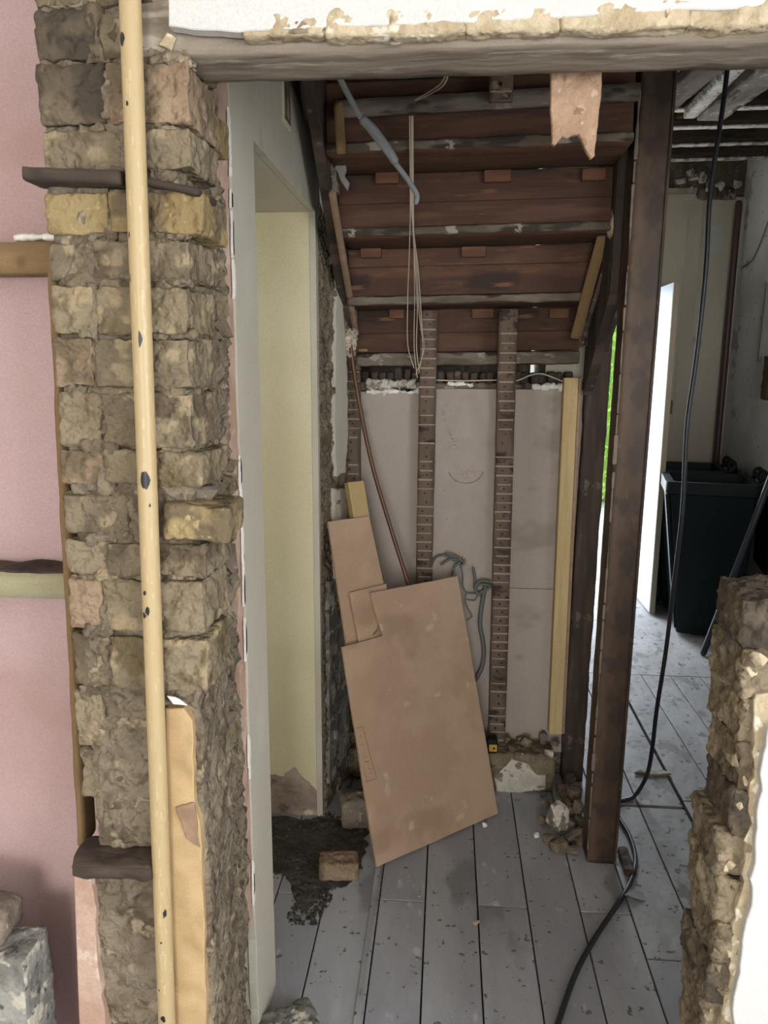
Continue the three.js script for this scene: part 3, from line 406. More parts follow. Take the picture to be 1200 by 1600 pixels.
// ───────── back wall under the stairs ─────────
const BZ = -2.8, SZ = -2.745;
{
  const w = structure('wall_back', 'taupe plasterboard back wall between the dark studs', 'wall');
  const top = PZ(600, 612, BZ).y, xs = [-0.42, -0.073, 0.205, 0.505], jy = PZ(850, 920, BZ).y;
  mesh('wall_body', boxG(-0.45, 0.5, 0, top - 0.05, BZ - 0.11, BZ - 0.014, 0), M.mortar, w);
  for (let i = 0; i < 3; i++) { const yt = top + (i ? 0.012 : 0); if (i === 2) { mesh('plaster_panel', boxG(xs[i] + 0.001, xs[i + 1], 0.1, jy - 0.0015, BZ - 0.012, BZ, 0.002), M.back, w); mesh('plaster_panel', boxG(xs[i] + 0.001, xs[i + 1], jy, yt, BZ - 0.012, BZ, 0.002), M.back, w); } else { const pm = mesh('plaster_panel', boxG(xs[i] + 0.001, xs[i + 1] - 0.001, 0.1, yt, BZ - 0.012, BZ, 0.002), M.back, w);
    if (i === 1) {                                                   // scuffs and a shoe print, where the photograph shows them
      const W = xs[2] - xs[1], Hh = yt - 0.1, cv = document.createElement('canvas'); cv.width = 256; cv.height = 1280; const c = cv.getContext('2d'), q = rng(5); c.fillStyle = '#a4988e'; c.fillRect(0, 0, 256, 1280);
      for (let k = 0; k < 500; k++) { c.fillStyle = q() > 0.5 ? 'rgba(178,166,155,0.10)' : 'rgba(140,128,118,0.08)'; c.beginPath(); c.arc(q() * 256, q() * 1280, 4 + 26 * q(), 0, 6.3); c.fill(); }
      const at = (u, v) => { const p = PZ(u, v, BZ); return [(p.x - xs[1]) / W * 256, (yt - p.y) / Hh * 1280]; }, dot = (u, v, r, a) => { const [x, y] = at(u, v); c.fillStyle = `rgba(92,80,70,${a})`; c.beginPath(); c.arc(x, y, r, 0, 6.3); c.fill(); };
      for (let k = 0; k < 46; k++) { const t = k / 45, a = 2.9 - 2.7 * t; dot(728 + 27 * Math.cos(a), 733 + 22 * Math.sin(a), 1.8 + q(), 0.45); dot(730 + 22 * Math.cos(a) * q(), 734 + 15 * Math.sin(a) * q(), 1.6, 0.35); }
      for (let k = 0; k < 40; k++) { const t = q(); dot(688 + 24 * t + 4 * q(), 640 + 60 * t + 5 * q(), 1.2 + 1.5 * q(), 0.28); } for (let k = 0; k < 14; k++) dot(688 + 18 * q(), 620 + 26 * q(), 5, 0.05);
      for (let k = 0; k < 24; k++) dot(700 + 15 * q(), 684 + 18 * q(), 1.5, 0.35); dot(693, 766, 1.8, 0.7); dot(698, 811, 1.8, 0.7); dot(715, 809, 1.8, 0.7);
      const tx = new THREE.CanvasTexture(cv); tx.colorSpace = THREE.SRGBColorSpace; const pa = pm.geometry.attributes.position, uv = pm.geometry.attributes.uv; for (let k = 0; k < pa.count; k++) uv.setXY(k, (pa.getX(k) - xs[1]) / W, (pa.getY(k) - 0.1) / Hh);
      pm.material = new THREE.MeshPhysicalMaterial({ map: tx, roughness: 0.88 });
    } } }
  const cap = roughBox(0.95, 0.03, 0.06, { cell: 0.008, amp: 0.006, freq: 40, r: 0.006, seed: 51 }); mesh('wall_cap', place(cap, 0.03, top + 0.018, BZ - 0.05), M.woodDust, w);
  const r = rng(55);
  for (let i = 0; i < 26; i++) { const x = -0.34 + 0.8 * i / 26 + 0.01 * r(), g = roughBox(0.026, 0.04 + 0.02 * r() * (i < 8 ? 2 : 0.6), 0.05, { cell: 0.01, amp: 0.004, r: 0.004, seed: 520 + i }); mesh('lath_end', place(g, x, top + 0.05, BZ - 0.055, (r() - 0.5) * 0.3, 0, (r() - 0.5) * 0.2), M.woodDark, w); }
  for (const [u0, u1, v, hh, m] of [[572, 612, 602, 0.034, M.rubblePale], [605, 650, 599, 0.026, M.rubblePale], [572, 655, 612, 0.012, M.whiteFlake], [832, 882, 604, 0.018, M.whiteFlake], [700, 740, 600, 0.012, M.whiteFlake]]) { const a = PZ(u0, v, BZ), b = PZ(u1, v, BZ); mesh('plaster_bead', place(roughBox(b.x - a.x, hh, 0.03, { cell: 0.005, amp: 0.011, freq: 44, r: 0.006, seed: u0, fine: 0.5 }), (a.x + b.x) / 2, a.y, BZ - 0.006), m, w); }
  // plinth with a broken white face at the foot
  mesh('plinth', place(roughBox(0.42, 0.15, 0.13, { cell: 0.009, amp: 0.005, freq: 24, r: 0.008, seed: 53 }), 0.22, 0.075, -2.735), M.brickTan, w);
  mesh('plinth', place(roughBox(0.36, 0.13, 0.1, { cell: 0.01, amp: 0.006, freq: 24, r: 0.01, seed: 54 }), -0.18, 0.065, -2.745), M.mortar, w);
  mesh('white_patch', zSlab(ragged(pxPoly([[772, 1214], [800, 1186], [826, 1194], [838, 1210], [853, 1212], [851, 1234], [815, 1238], [776, 1238]], -2.664), 0.002, 0.012, 5), -2.662, 0.012), M.rubblePale, w);
}
//SPLIT2
// ───────── studs with ghost lines of old laths ─────────
function lathStud(name, label, x0, x1, y0, y1, z, depth, lean = 0, seed = 1, withNails = true) {
  const t = thing(name, label, 'stud'), w = x1 - x0, xm = (x0 + x1) / 2;
  mesh('timber', barG([xm - lean, y0, z - depth / 2], [xm, y1, z - depth / 2], w, depth, { rough: 0.0012, seed, cell: 0.02 }), M.woodStud, t);
  const nails = [], ridges = [], r = rng(seed * 71); let k = 0;
  for (let y = y0 + 0.02; y < y1 - 0.02; y += 0.0335) {
    const xo = xm - lean * (1 - (y - y0) / (y1 - y0));
    const g = new THREE.BoxGeometry(w * (0.7 + 0.28 * r()), 0.003 + 0.003 * r(), 0.004); g.translate(xo + (r() - 0.5) * w * 0.1, y, z + 0.001); if (r() > 0.2) ridges.push(g.toNonIndexed());
    const n = new THREE.CylinderGeometry(0.0042, 0.0042, 0.007, 7); n.rotateX(Math.PI / 2); n.translate(xo + (r() - 0.5) * w * 0.35, y + 0.017, z + 0.002); nails.push(n.toNonIndexed()); k++;
  }
  if (withNails) { const a = mesh('plaster_ridges', boxUV(mergeGeometries(ridges)), M.ridge, t); a.userData.kind = 'stuff'; const b = mesh('nail_heads', mergeGeometries(nails), M.nail, t); b.userData.kind = 'stuff'; }
  return t;
}
lathStud('wall_stud', 'dark narrow wall stud with lath marks meeting the leaning brown board', -0.104, -0.042, 0.13, 1.79, SZ, 0.05, 0.006, 2);
lathStud('wall_stud', 'dark wall stud with lath marks between the wires and the pale pine stud', 0.172, 0.238, 0.15, 1.795, SZ, 0.05, -0.012, 3);
lathStud('wall_stud', 'short dark wall stud beside the broken masonry and the thin leaning pipe', -0.372, -0.318, 1.12, 1.6, -2.735, 0.055, 0, 4);
lathStud('timber_stub', 'short stub of lath marked timber hanging under the stair', 0.088, 0.15, 2.262, 2.36, -2.1, 0.03, 0, 5);
{
  const t = thing('pine_stud', 'new pale pine stud with a brown strip along its side', 'stud');
  const a = PZ(893, 590, SZ), b = PZ(868, 1148, SZ); mesh('timber', barG([b.x - 0.001, b.y, SZ - 0.022], [a.x, a.y, SZ - 0.022], 0.05, 0.044, {}), M.paleWood, t);
  mesh('side_strip', barG([b.x + 0.03, b.y, SZ - 0.028], [a.x + 0.032, a.y, SZ - 0.028], 0.012, 0.044, {}), M.hardboardEdge, t);
}
{
  const t = thing('dark_stud', 'dark weathered stud standing behind the tall corner post', 'stud');
  mesh('timber', barG([0.514, 0, -2.79], [0.53, 1.9, -2.79], 0.082, 0.07, { rough: 0.003, seed: 21, cell: 0.012 }), M.woodDark, t);
}
// ───────── corner post ─────────
{
  const t = thing('corner_post', 'tall dark brown timber post with flaking pale paint on one edge', 'post');
  mesh('post', barG([0.531, 0, -2.31], [0.549, 2.9, -2.31], 0.096, 0.1, { rough: 0.0012, seed: 22, cell: 0.016 }), M.woodPost, t);
  const fl = []; const r = rng(41); for (let y = 0.05; y < 2.3;) { const h = 0.03 + 0.09 * r(); const x = lerp(0.531, 0.549, y / 2.9) - 0.047; fl.push(barG([x, y, -2.2615], [x + 0.0006 * h, y + h, -2.2615], 0.002 + 0.007 * r(), 0.004, { rough: 0.0022, seed: Math.floor(y * 100), bev: 0.001, cell: 0.005 })); y += h + 0.03 * r() * r(); }
  const f = mesh('paint_flakes', mergeGeometries(fl), M.flakeEdge, t); f.userData.kind = 'stuff';
  mesh('edge_bead', barG([0.574, 0, -2.259], [0.592, 2.9, -2.259], 0.008, 0.006, {}), M.woodDark, t);
  one('post_stub', place(roughBox(0.034, 0.022, 0.13, { cell: 0.008, amp: 0.005, freq: 30, r: 0.006, seed: 23 }), 0.612, 0.011, -2.27), M.woodDark, 'low dark wooden stub against the foot of the corner post', 'timber');
}
// ───────── staircase seen from below, rising towards the viewer ─────────
{
  const t = thing('staircase', 'underside of a dark reddish timber staircase with open treads and risers', 'staircase');
  const X0 = -0.345, X1 = 0.472, RISE = 0.183, GO = 0.22, zb = (k) => -2.84 + GO * k, yt = (k) => 1.647 + RISE * k;
  for (let k = 0; k <= 6; k++) {
    const th = k ? 0.03 : 0.05;
    mesh('tread', barG([X0, yt(k) - th / 2 - 0.004, zb(k) - 0.12], [X1, yt(k) - th / 2 + 0.01, zb(k) - 0.12], 0.24, th, { face: [0, 1, 0], rough: 0.0012, seed: 200 + k, cell: 0.03 }), k % 2 ? M.woodStair : M.woodStair, t);
    mesh('dusty_edge', barG([X0, yt(k) - th / 2 - 0.004, zb(k) + 0.001], [X1, yt(k) - th / 2 + 0.01, zb(k) + 0.001], th - 0.006, 0.012, { rough: 0.004, seed: 210 + k, cell: 0.007, bev: 0.002 }), M.woodDust, t);
    const z = zb(k) - 0.026, y0 = yt(k), h = RISE - 0.03, hs = k % 2 ? 0.62 : 0.45;
    mesh('riser_board', barG([X0, y0 + h * hs / 2 - 0.003, z], [X1, y0 + h * hs / 2 + 0.011, z], h * hs, 0.02, {}), M.woodStair, t);
    mesh('riser_board', barG([X0, y0 + h * (1 + hs) / 2 - 0.003, z - 0.002], [X1, y0 + h * (1 + hs) / 2 + 0.011, z - 0.002], h * (1 - hs), 0.02, {}), M.woodStair, t);
  }
  const block = (u, v, k, w = 0.07) => { const z = zb(k) - 0.012, p = PZ(u, v, z); mesh('glue_block', barG([p.x - w / 2, yt(k) + RISE - 0.045, z], [p.x + w / 2, yt(k) + RISE - 0.044, z], 0.034, 0.03, {}), M.woodBlock, t); };
  block(605, 282, 2); block(777, 277, 2, 0.08); block(927, 273, 2); block(580, 404, 1); block(740, 401, 1, 0.08); block(620, 497, 0, 0.055); block(754, 496, 0, 0.08); block(873, 494, 0);
  mesh('bearer', barG(PZ(525, 172, -2.16), PZ(1000, 144, -2.16), 0.04, 0.035, { rough: 0.0015, seed: 230 }), M.woodDust, t);
  mesh('hanger', barG(PZ(529, 162, -2.13), PZ(534, 240, -2.13), 0.026, 0.03, { rough: 0.001, seed: 231 }), M.woodOld, t);
  // strings at both sides, following the slope
  const string = (x, dy0, dy1, m, name) => { const pts = [[zb(0) - 0.05, yt(0) + dy0], [zb(6), yt(6) + dy0 - 0.04], [zb(6), yt(6) + dy1], [zb(0) - 0.05, yt(0) + dy1]]; mesh(name, xSlab(pts, x, 0.032, { bev: 0.002 }), m, t); };
  mesh('string', xSlab([[-2.735, 1.5], [-2.375, 1.82], [-2.375, 2.32], [-2.735, 2.0]], X1 + 0.034, 0.032, { bev: 0.002 }), M.woodDark, t); string(X0 - 0.001, -0.03, 0.3, M.woodDark, 'string');
  mesh('string_fillet', barG(PX(519, 300, -0.337), PX(556, 520, -0.337), 0.018, 0.016, { face: [1, 0, 0.8] }), M.hardboardEdge, t);
  const blk = roughBox(0.9, 0.5, 0.04, { cell: 0.05, amp: 0.004, seed: 240 }); mesh('backing_board', place(blk, 0.07, 2.82, -1.5), M.woodDark, t);
}
// laths and lumps left at the side of the stair
{
  const a = PZ(943, 364, -2.5), b = PZ(899, 528, -2.66); one('batten_offcut', barG(a, b, 0.036, 0.02, { rough: 0.0012, seed: 31 }), M.woodOld, 'pale brown batten leaning along the side of the stair', 'batten');
  const c = PZ(959, 366, -2.47), d = PZ(908, 542, -2.64); one('split_lath', barG(c, d, 0.014, 0.018, { rough: 0.001, seed: 32 }), M.woodStud, 'thin split lath hanging beside the pale batten', 'lath');
  const p = PZ(975, 330, -2.4); one('mortar_lump', place(roughBox(0.058, 0.155, 0.07, { cell: 0.007, amp: 0.009, freq: 24, r: 0.018, seed: 33, fine: 0.5 }), p.x + 0.002, p.y, -2.42, 0, 0, -0.16), M.creamPlaster, 'crumbly mortar lump stuck at the top of the stair side', 'mortar');
  const q = PZ(934, 489, -2.7); one('timber_plate', place(roughBox(0.07, 0.16, 0.02, { cell: 0.01, amp: 0.004, freq: 28, seed: 34 }), q.x, q.y, -2.72), M.woodStud, 'mortar smeared timber plate above the dark stud', 'timber');
  const e = PZ(982, 380, -2.7), f = PZ(930, 545, -2.74); one('diagonal_brace', barG(e, f, 0.085, 0.05, { rough: 0.003, seed: 35 }), M.woodDark, 'dark diagonal brace rising behind the corner post', 'brace');
}

// ───────── leaning boards ─────────
const boardPlane = new THREE.Plane();
{
  const bl = PY(589, 1355), br = PY(779, 1271), tr = PZ(715, 900, -2.7); boardPlane.setFromCoplanarPoints(bl, br, tr); if (boardPlane.normal.z < 0) boardPlane.negate();
  const N = boardPlane.normal, yA = new THREE.Vector3(0, 1, 0); yA.sub(N.clone().multiplyScalar(yA.dot(N))).normalize(); const xA = yA.clone().cross(N), basis = new THREE.Matrix4().makeBasis(xA, yA, N);
  const hit = (u, v, off) => { const d = ray(u, v), o = bl.clone().add(N.clone().multiplyScalar(off)), k = o.clone().sub(EYE).dot(N) / d.dot(N); return d.multiplyScalar(k).add(EYE).sub(bl); };
  const leaning = (pts, off, depth, seed, amp = 0.0008) => { const g = extr(ragged(pts.map(([u, v]) => { const q = hit(u, v, off); return [q.dot(xA), q.dot(yA)]; }), amp, 0.02, seed), depth, { bev: 0.0012 }); g.translate(0, 0, off); g.applyMatrix4(basis); g.translate(bl.x, bl.y, bl.z); return g; };
  const t = thing('leaning_board', 'large brown notched plasterboard sheet leaning on the studs', 'board');
  mesh('sheet', leaning([[580, 926], [715, 900], [779, 1271], [589, 1355], [535, 1011], [598, 993], [586, 952]], 0.012, 0.012, 3), M.hardboard, t);
  // stamped outline with characters near one edge
  const st = (pts, w) => pts.slice(1).map((p, i) => { const a = hit(...pts[i], 0.0125), b = hit(...p, 0.0125), A = a.add(bl), Bb = b.add(bl); return barG(A, Bb, w, 0.0012, { face: N.toArray(), bev: 0.0003 }); });
  const ink = [...st([[557, 1138], [567, 1135]], 0.0016), ...st([[567, 1136], [580, 1187], [588, 1213], [588, 1217], [570, 1222]], 0.0016), ...st([[568, 1199], [574, 1220]], 0.001), ...st([[570, 1190.5], [577, 1190]], 0.0028), ...st([[577, 1209], [578.5, 1206.5], [581.5, 1206.5], [582.5, 1209]], 0.0012), ...st([[576, 1201], [581.5, 1201]], 0.0012), ...st([[568, 1183], [573, 1181.5]], 0.0014), ...st([[561.5, 1153], [564, 1149], [566, 1152]], 0.0009), ...st([[563, 1164], [570, 1163]], 0.0009)];
  const im = mesh('stamp_print', mergeGeometries(ink), plain(0x7d6856, { roughness: 1 }), t); im.userData.label = 'faint stamped outline with worn characters';
  one('leaning_board', leaning([[513, 815], [577, 806], [640, 1100], [672, 1300], [600, 1330], [575, 1230], [542, 1006]], -0.02, 0.012, 5), M.hardboard, 'narrow upright brown board behind the notched sheet', 'board');
  one('leaning_board', leaning([[547, 926], [604, 912], [640, 1150], [590, 1170], [561, 1002]], -0.004, 0.01, 6, 0.0012), M.hardboard, 'small brown board scrap between the notched sheet and narrow board', 'board');
  const chips = leaning([[578, 925], [582, 924], [593, 972], [598, 992], [583, 992], [590, 984], [592, 974]], 0.006, 0.006, 8, 0.001); mesh('torn_edge', chips, M.hardboardEdge, t);
  const c0 = hit(549, 754, -0.05).add(bl), c1 = hit(556, 752, -0.05).add(bl); const a = hit(553, 753, -0.05).add(bl), b = hit(572, 870, -0.05).add(bl);
  one('pine_offcut', barG(a, b, 0.066, 0.03, { face: N.toArray() }), M.paleWood, 'short pale pine offcut poking up behind the narrow board', 'offcut');
}
one('copper_pipe', tubeG([PZ(545, 520, -2.7), PZ(556, 600, -2.7), PZ(580, 720, -2.68), PZ(612, 830, -2.66), PZ(640, 920, -2.63), PZ(660, 1000, -2.6)], 0.0075, 10), M.copper, 'thin brown copper pipe leaning from the broken masonry to the sheet', 'pipe');

// ───────── wires ─────────
{
  const t = thing('wire_bundle', 'bundle of thin white wires hanging down from the stair', 'wires');
  const tops = [[640, 181], [643, 181], [645, 181]], mids = [[641, 330], [645, 330], [646, 330], [643, 330], [644, 330]], knees = [[637, 470], [655, 490], [648, 470], [660, 520], [652, 480]], ends = [[647, 575], [654, 583], [652, 590], [650, 585], [655, 580]];
  for (let i = 0; i < 5; i++) mesh('wire', tubeG([PZ(...tops[i % 3], -2.1), PZ(...mids[i], -2.3), PZ(...[lerp(mids[i][0], knees[i][0], 0.6), 420], -2.5), PZ(...knees[i], -2.6), PZ(lerp(knees[i][0], ends[i][0], 0.3) + (i % 2 ? 6 : -2), 545, -2.69), PZ(...ends[i], -2.72)], 0.0017, 6), M.cableWhite, t);
}
one('wire_pair', mergeGeometries([tubeG([PZ(648, 156, -2.1), PZ(668, 145, -2.0), PZ(692, 126, -1.8), PZ(700, 100, -1.7)], 0.002, 6), tubeG([PZ(650, 157, -2.1), PZ(672, 147, -2.0), PZ(696, 128, -1.8), PZ(704, 100, -1.7)], 0.002, 6)]), M.cableWhite, 'two short pale wires dropping over the bearer under the stair', 'wires');
one('wire_run', tubeG([PZ(682, 594, -2.785), PZ(730, 595, -2.785), PZ(772, 594, -2.785), PZ(806, 595, -2.785), PZ(830, 586, -2.785), PZ(845, 584, -2.785), PZ(880, 596, -2.785)], 0.0026, 6), M.cableWhite, 'pale wire lying along the top of the back wall', 'wires');
{
  const t = thing('grey_cable', 'thick grey cable in a sleeve hanging below the lintel', 'cable');
  mesh('cable', tubeG([PZ(520, 100, -1.8), PZ(540, 140, -1.86), PZ(565, 185, -1.93), PZ(595, 225, -2.0), PZ(620, 258, -2.05), PZ(640, 285, -2.08), PZ(652, 307, -2.1), PZ(650, 316, -2.1)], 0.0072, 10), M.sleeve, t);
  mesh('sleeve', tubeG([PZ(568, 188, -1.93), PZ(585, 205, -1.97), PZ(605, 232, -2.02), PZ(616, 250, -2.04)], 0.0115, 10), M.sleeve, t);
}
{
  const z = -2.785, t = thing('grey_wiring', 'tangled grey cable ends hanging out of the back wall', 'cable');
  const cab = (pts, r, m = M.cableGrey, dz = 0) => mesh('cable', tubeG(pts.map(([u, v]) => PZ(u, v, z + dz)), r, 8), m, t);
  cab([[674, 905], [674, 885], [682, 870], [696, 868], [712, 877], [722, 880]], 0.0045); cab([[690, 882], [704, 874], [722, 876]], 0.0045, M.cableGrey, 0.012); cab([[696, 864], [710, 868], [724, 878]], 0.004, M.cableGrey, 0.02); cab([[707, 898], [711, 884], [720, 879]], 0.005, M.cableGrey, 0.006);
  for (let i = 0; i < 6; i++) { const a = i * 0.5 - 1.2; mesh('bare_end', tubeG([PZ(720, 878, z + 0.012), PZ(720 + 9 * Math.cos(a), 878 + 8 * Math.sin(a), z + 0.014)], 0.0012, 5), M.nail, t); }
  cab([[719, 882], [723, 900], [723, 915], [729, 926], [746, 927]], 0.003); cab([[728, 928], [727, 940], [733, 955], [738, 963]], 0.0022); cab([[738, 963], [731, 969]], 0.002); cab([[746, 930], [742, 938], [730, 937]], 0.0025);
  cab([[739, 888], [742, 905], [742, 920], [748, 928]], 0.0055, M.cableGrey, 0.008); cab([[766, 915], [752, 913], [744, 918], [746, 926], [758, 922], [766, 918]], 0.0055, M.cableGrey, 0.012); cab([[758, 918], [753, 945], [750, 975], [754, 1000], [756, 1020], [752, 1045], [743, 1062]], 0.0085, M.cableGrey, 0.006); cab([[765, 909], [750, 908], [742, 920], [750, 930]], 0.005, M.cableGrey, 0.02);
}
{
  const pts = [PZ(1139, 60, -2.62), PZ(1134, 130, -2.62), PZ(1110, 300, -2.62), PZ(1103, 420, -2.62), PZ(1088, 560, -2.62), PZ(1074, 660, -2.62), PZ(1066, 800, -2.62), PZ(1052, 920, -2.62), PZ(1040, 1020, -2.62), PZ(1026, 1110, -2.62), PZ(1016, 1190, -2.63)];
  pts[0].y = 3.0;
  const fl = [[1006, 1222], [990, 1245], [972, 1251], [962, 1254], [966, 1275], [983, 1305], [993, 1342], [985, 1378], [960, 1420], [930, 1465], [900, 1520], [868, 1612], [845, 1700]];
  const run = [...pts, ...fl.map(([u, v], i) => PY(u, v, i === 0 ? 0.06 : 0.0085))];
  one('black_cable', tubeG(run, 0.0075, 10, 220), M.cableBlack, 'long black cable dropping past the corner post and snaking across the floorboards', 'cable');
}

// ───────── hanging plaster and torn scraps ─────────
one('plaster_flap', zSlab(ragged(pxPoly([[859, 100], [940, 100], [937, 160], [928, 245], [922, 250], [912, 232], [903, 212], [893, 213], [884, 218], [877, 216], [866, 229], [861, 226], [860, 180]], -1.27), 0.001, 0.007, 5), -1.262, 0.012), M.flap, 'jagged buff plaster piece hanging below the lintel', 'plaster');
one('torn_foil', zSlab(ragged(pxPoly([[515, 244], [520, 238], [540, 256], [541, 266], [538, 275], [546, 286], [543, 298], [532, 282], [527, 268], [519, 258]], -2.3), 0.002, 0.012, 6), -2.3, 0.014), M.silver, 'crumpled grey scrap hanging from the broken plaster edge', 'scrap');
one('lath_splinter', barG(PZ(560, 547, -2.72), PZ(575, 547, -2.72), 0.012, 0.012, { rough: 0.001, seed: 3 }), M.woodOld, 'short pale splinter sticking out of the broken masonry', 'splinter');

// ───────── rubble and loose bricks ─────────
{
  one('loose_brick', place(roughBox(0.125, 0.11, 0.1, { cell: 0.008, amp: 0.006, freq: 26, r: 0.014, seed: 82 }), -0.29, 0.055, -2.42, 0.25), M.rubble, 'grey mortar covered brick behind the reddish half brick', 'brick');
  one('loose_brick', place(roughBox(0.125, 0.058, 0.075, { cell: 0.007, amp: 0.003, freq: 26, r: 0.008, seed: 83 }), -0.318, 0.029, -2.135, 0.12), M.brickPink, 'reddish half brick lying by the niche jamb', 'brick');
  const s0 = PY(478, 1592); one('rubble_stone', place(roughBox(0.16, 0.055, 0.12, { cell: 0.008, amp: 0.012, freq: 18, r: 0.02, seed: 84 }), -0.36, 0.027, -1.52, 0.5), M.concrete, 'flat pale stone lying by the foot of the side wall', 'stone');
  // pile between the plinth and the corner post
  const big = PY(873, 1306); one('rubble_stone', place(stoneG(0.085, 0.135, 0.08, 12, 20), big.x, 0, big.z - 0.01, 0.5), M.rubblePale, 'largest whitish broken stone in front of the rubble heap', 'stone');
  const r = rng(61), heap = [[853, 1262, 0.035], [846, 1286, 0.04], [858, 1318, 0.05], [886, 1300, 0.055], [894, 1275, 0.06], [898, 1250, 0.07], [884, 1245, 0.06], [902, 1320, 0.05], [876, 1330, 0.06], [893, 1338, 0.045], [890, 1225, 0.06], [906, 1290, 0.05], [872, 1240, 0.045], [850, 1246, 0.028]];
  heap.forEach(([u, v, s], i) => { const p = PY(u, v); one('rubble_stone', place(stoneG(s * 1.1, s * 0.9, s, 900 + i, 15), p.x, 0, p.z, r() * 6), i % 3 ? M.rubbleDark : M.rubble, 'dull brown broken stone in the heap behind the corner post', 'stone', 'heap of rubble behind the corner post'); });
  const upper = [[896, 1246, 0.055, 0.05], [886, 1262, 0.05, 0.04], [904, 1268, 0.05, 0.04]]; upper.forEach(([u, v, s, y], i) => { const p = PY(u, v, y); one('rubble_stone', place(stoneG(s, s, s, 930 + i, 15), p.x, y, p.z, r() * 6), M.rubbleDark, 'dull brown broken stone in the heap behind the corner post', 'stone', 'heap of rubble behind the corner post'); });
  const lg = [PY(864, 1332), PY(884, 1326), PY(908, 1310)]; one('concrete_shard', barG(lg[0].setY(0.014), lg[2].setY(0.03), 0.03, 0.03, { face: [0, 1, 0], rough: 0.004, seed: 7, cell: 0.008 }), M.rubble, 'long grey concrete shard at the foot of the rubble heap', 'shard');
  // on the plinth
  const yP = 0.15, ledge = [[846, 1150, 0.042, 0.066, M.rubble, 'upright grey stone on the plinth against the pine stud'], [822, 1165, 0.06, 0.045, M.brickTan, 'tan brick lump in the middle of the plinth'], [793, 1160, 0.03, 0.04, M.rubble], [800, 1172, 0.045, 0.03, M.rubbleDark], [840, 1172, 0.05, 0.03, M.rubbleDark], [857, 1182, 0.045, 0.035, M.rubblePale, 'cream rounded lump at the end of the plinth'], [868, 1168, 0.045, 0.04, M.rubble], [810, 1152, 0.03, 0.03, M.rubble], [783, 1150, 0.028, 0.025, M.rubble], [832, 1184, 0.03, 0.022, M.rubble], [816, 1182, 0.025, 0.018, M.rubblePale]];
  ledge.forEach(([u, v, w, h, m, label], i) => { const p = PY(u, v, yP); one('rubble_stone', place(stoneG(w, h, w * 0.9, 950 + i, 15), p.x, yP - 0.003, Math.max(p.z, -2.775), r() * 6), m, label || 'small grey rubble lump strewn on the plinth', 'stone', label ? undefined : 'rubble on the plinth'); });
  one('pebble', place(stoneG(0.022, 0.018, 0.02, 981, 18), PY(838, 1308).x, 0, PY(838, 1308).z), M.whiteFlake, 'round white pebble of plaster beside the rubble heap', 'pebble');
  one('pebble', place(stoneG(0.022, 0.018, 0.02, 982, 18), PY(757, 1292).x, 0, PY(757, 1292).z), M.whiteFlake, 'white plaster lump at the corner of the notched sheet', 'pebble');
  one('brick_chip', place(stoneG(0.035, 0.014, 0.018, 983, 14), PY(744, 1444).x, 0, PY(744, 1444).z, 0.8), M.pinkCoat, 'pinkish brick chip lying alone on the open floorboards', 'chip');
  one('plaster_shard', place(extr([[-0.07, -0.008], [0.0, -0.02], [0.075, -0.004], [0.05, 0.02], [-0.03, 0.024]], 0.01), 0, 0, 0, 0, -Math.PI / 2).translate(PY(1018, 1210).x, 0.012, PY(1018, 1210).z), M.rubblePale, 'flat torn plaster shard on the hall floor beside the cable', 'shard');
  one('torn_card', place(extr([[-0.06, -0.02], [0.06, -0.015], [0.055, 0.02], [-0.03, 0.022]], 0.003), 0, 0, 0, 0.3, -Math.PI / 2).translate(PY(1003, 1402).x, 0.0035, PY(1003, 1402).z), M.floorDirty, 'flat dusty scrap of card on the floor in front of the corner post', 'scrap');
  // concrete slab stood against the pink wall
  one('concrete_slab', place(roughBox(0.34, 0.595, 0.09, { cell: 0.012, amp: 0.006, freq: 22, r: 0.01, seed: 86 }), -0.875, 0.297, -1.11), M.concrete, 'upright grey concrete slab in front of the pink wall', 'slab');
  one('concrete_lump', place(roughBox(0.16, 0.06, 0.09, { cell: 0.01, amp: 0.01, freq: 22, r: 0.02, seed: 87 }), -0.84, 0.625, -1.13, 0.1, 0, -0.12), M.rubble, 'broken grey lump resting on top of the concrete slab', 'stone');
  // soil and crumbs: nobody could count them
  const cr = rng(97), soil = []; for (let i = 0; i < 900; i++) { const a = cr(), b = cr(), x = -0.44 + 0.22 * a * (0.4 + 0.6 * b) - (b < 0.85 && b > 0.35 ? 0.16 * cr() * cr() : 0), z = -1.9 - 0.56 * b; const s = 0.004 + 0.011 * cr() * cr(); const g = stoneG(s * 1.6, s * 0.8, s * 1.3, 2000 + (i % 40), 9); soil.push(place(g, x, -0.001, z, cr() * 6)); }
  const so = mesh('soil_spill', mergeGeometries(soil), M.soil); so.userData = { label: 'dark crumbly soil spilt along the foot of the niche', category: 'soil', kind: 'stuff' };
  const bed = (() => { const pts = ragged([[-0.62, 2.17], [-0.5, 2.12], [-0.43, 1.98], [-0.4, 1.93], [-0.38, 2.0], [-0.33, 2.06], [-0.27, 2.1], [-0.24, 2.28], [-0.26, 2.42], [-0.62, 2.42]], 0.014, 0.014, 18); const g = extr(pts, 0.004, { bev: 0.0015 }); g.rotateX(-Math.PI / 2); g.translate(0, 0.0035, 0); return g; })(); const bs = mesh('soil_film', bed, M.soil); bs.userData = { label: 'thin dark film of damp soil between the jamb and half brick', category: 'soil', kind: 'stuff' };
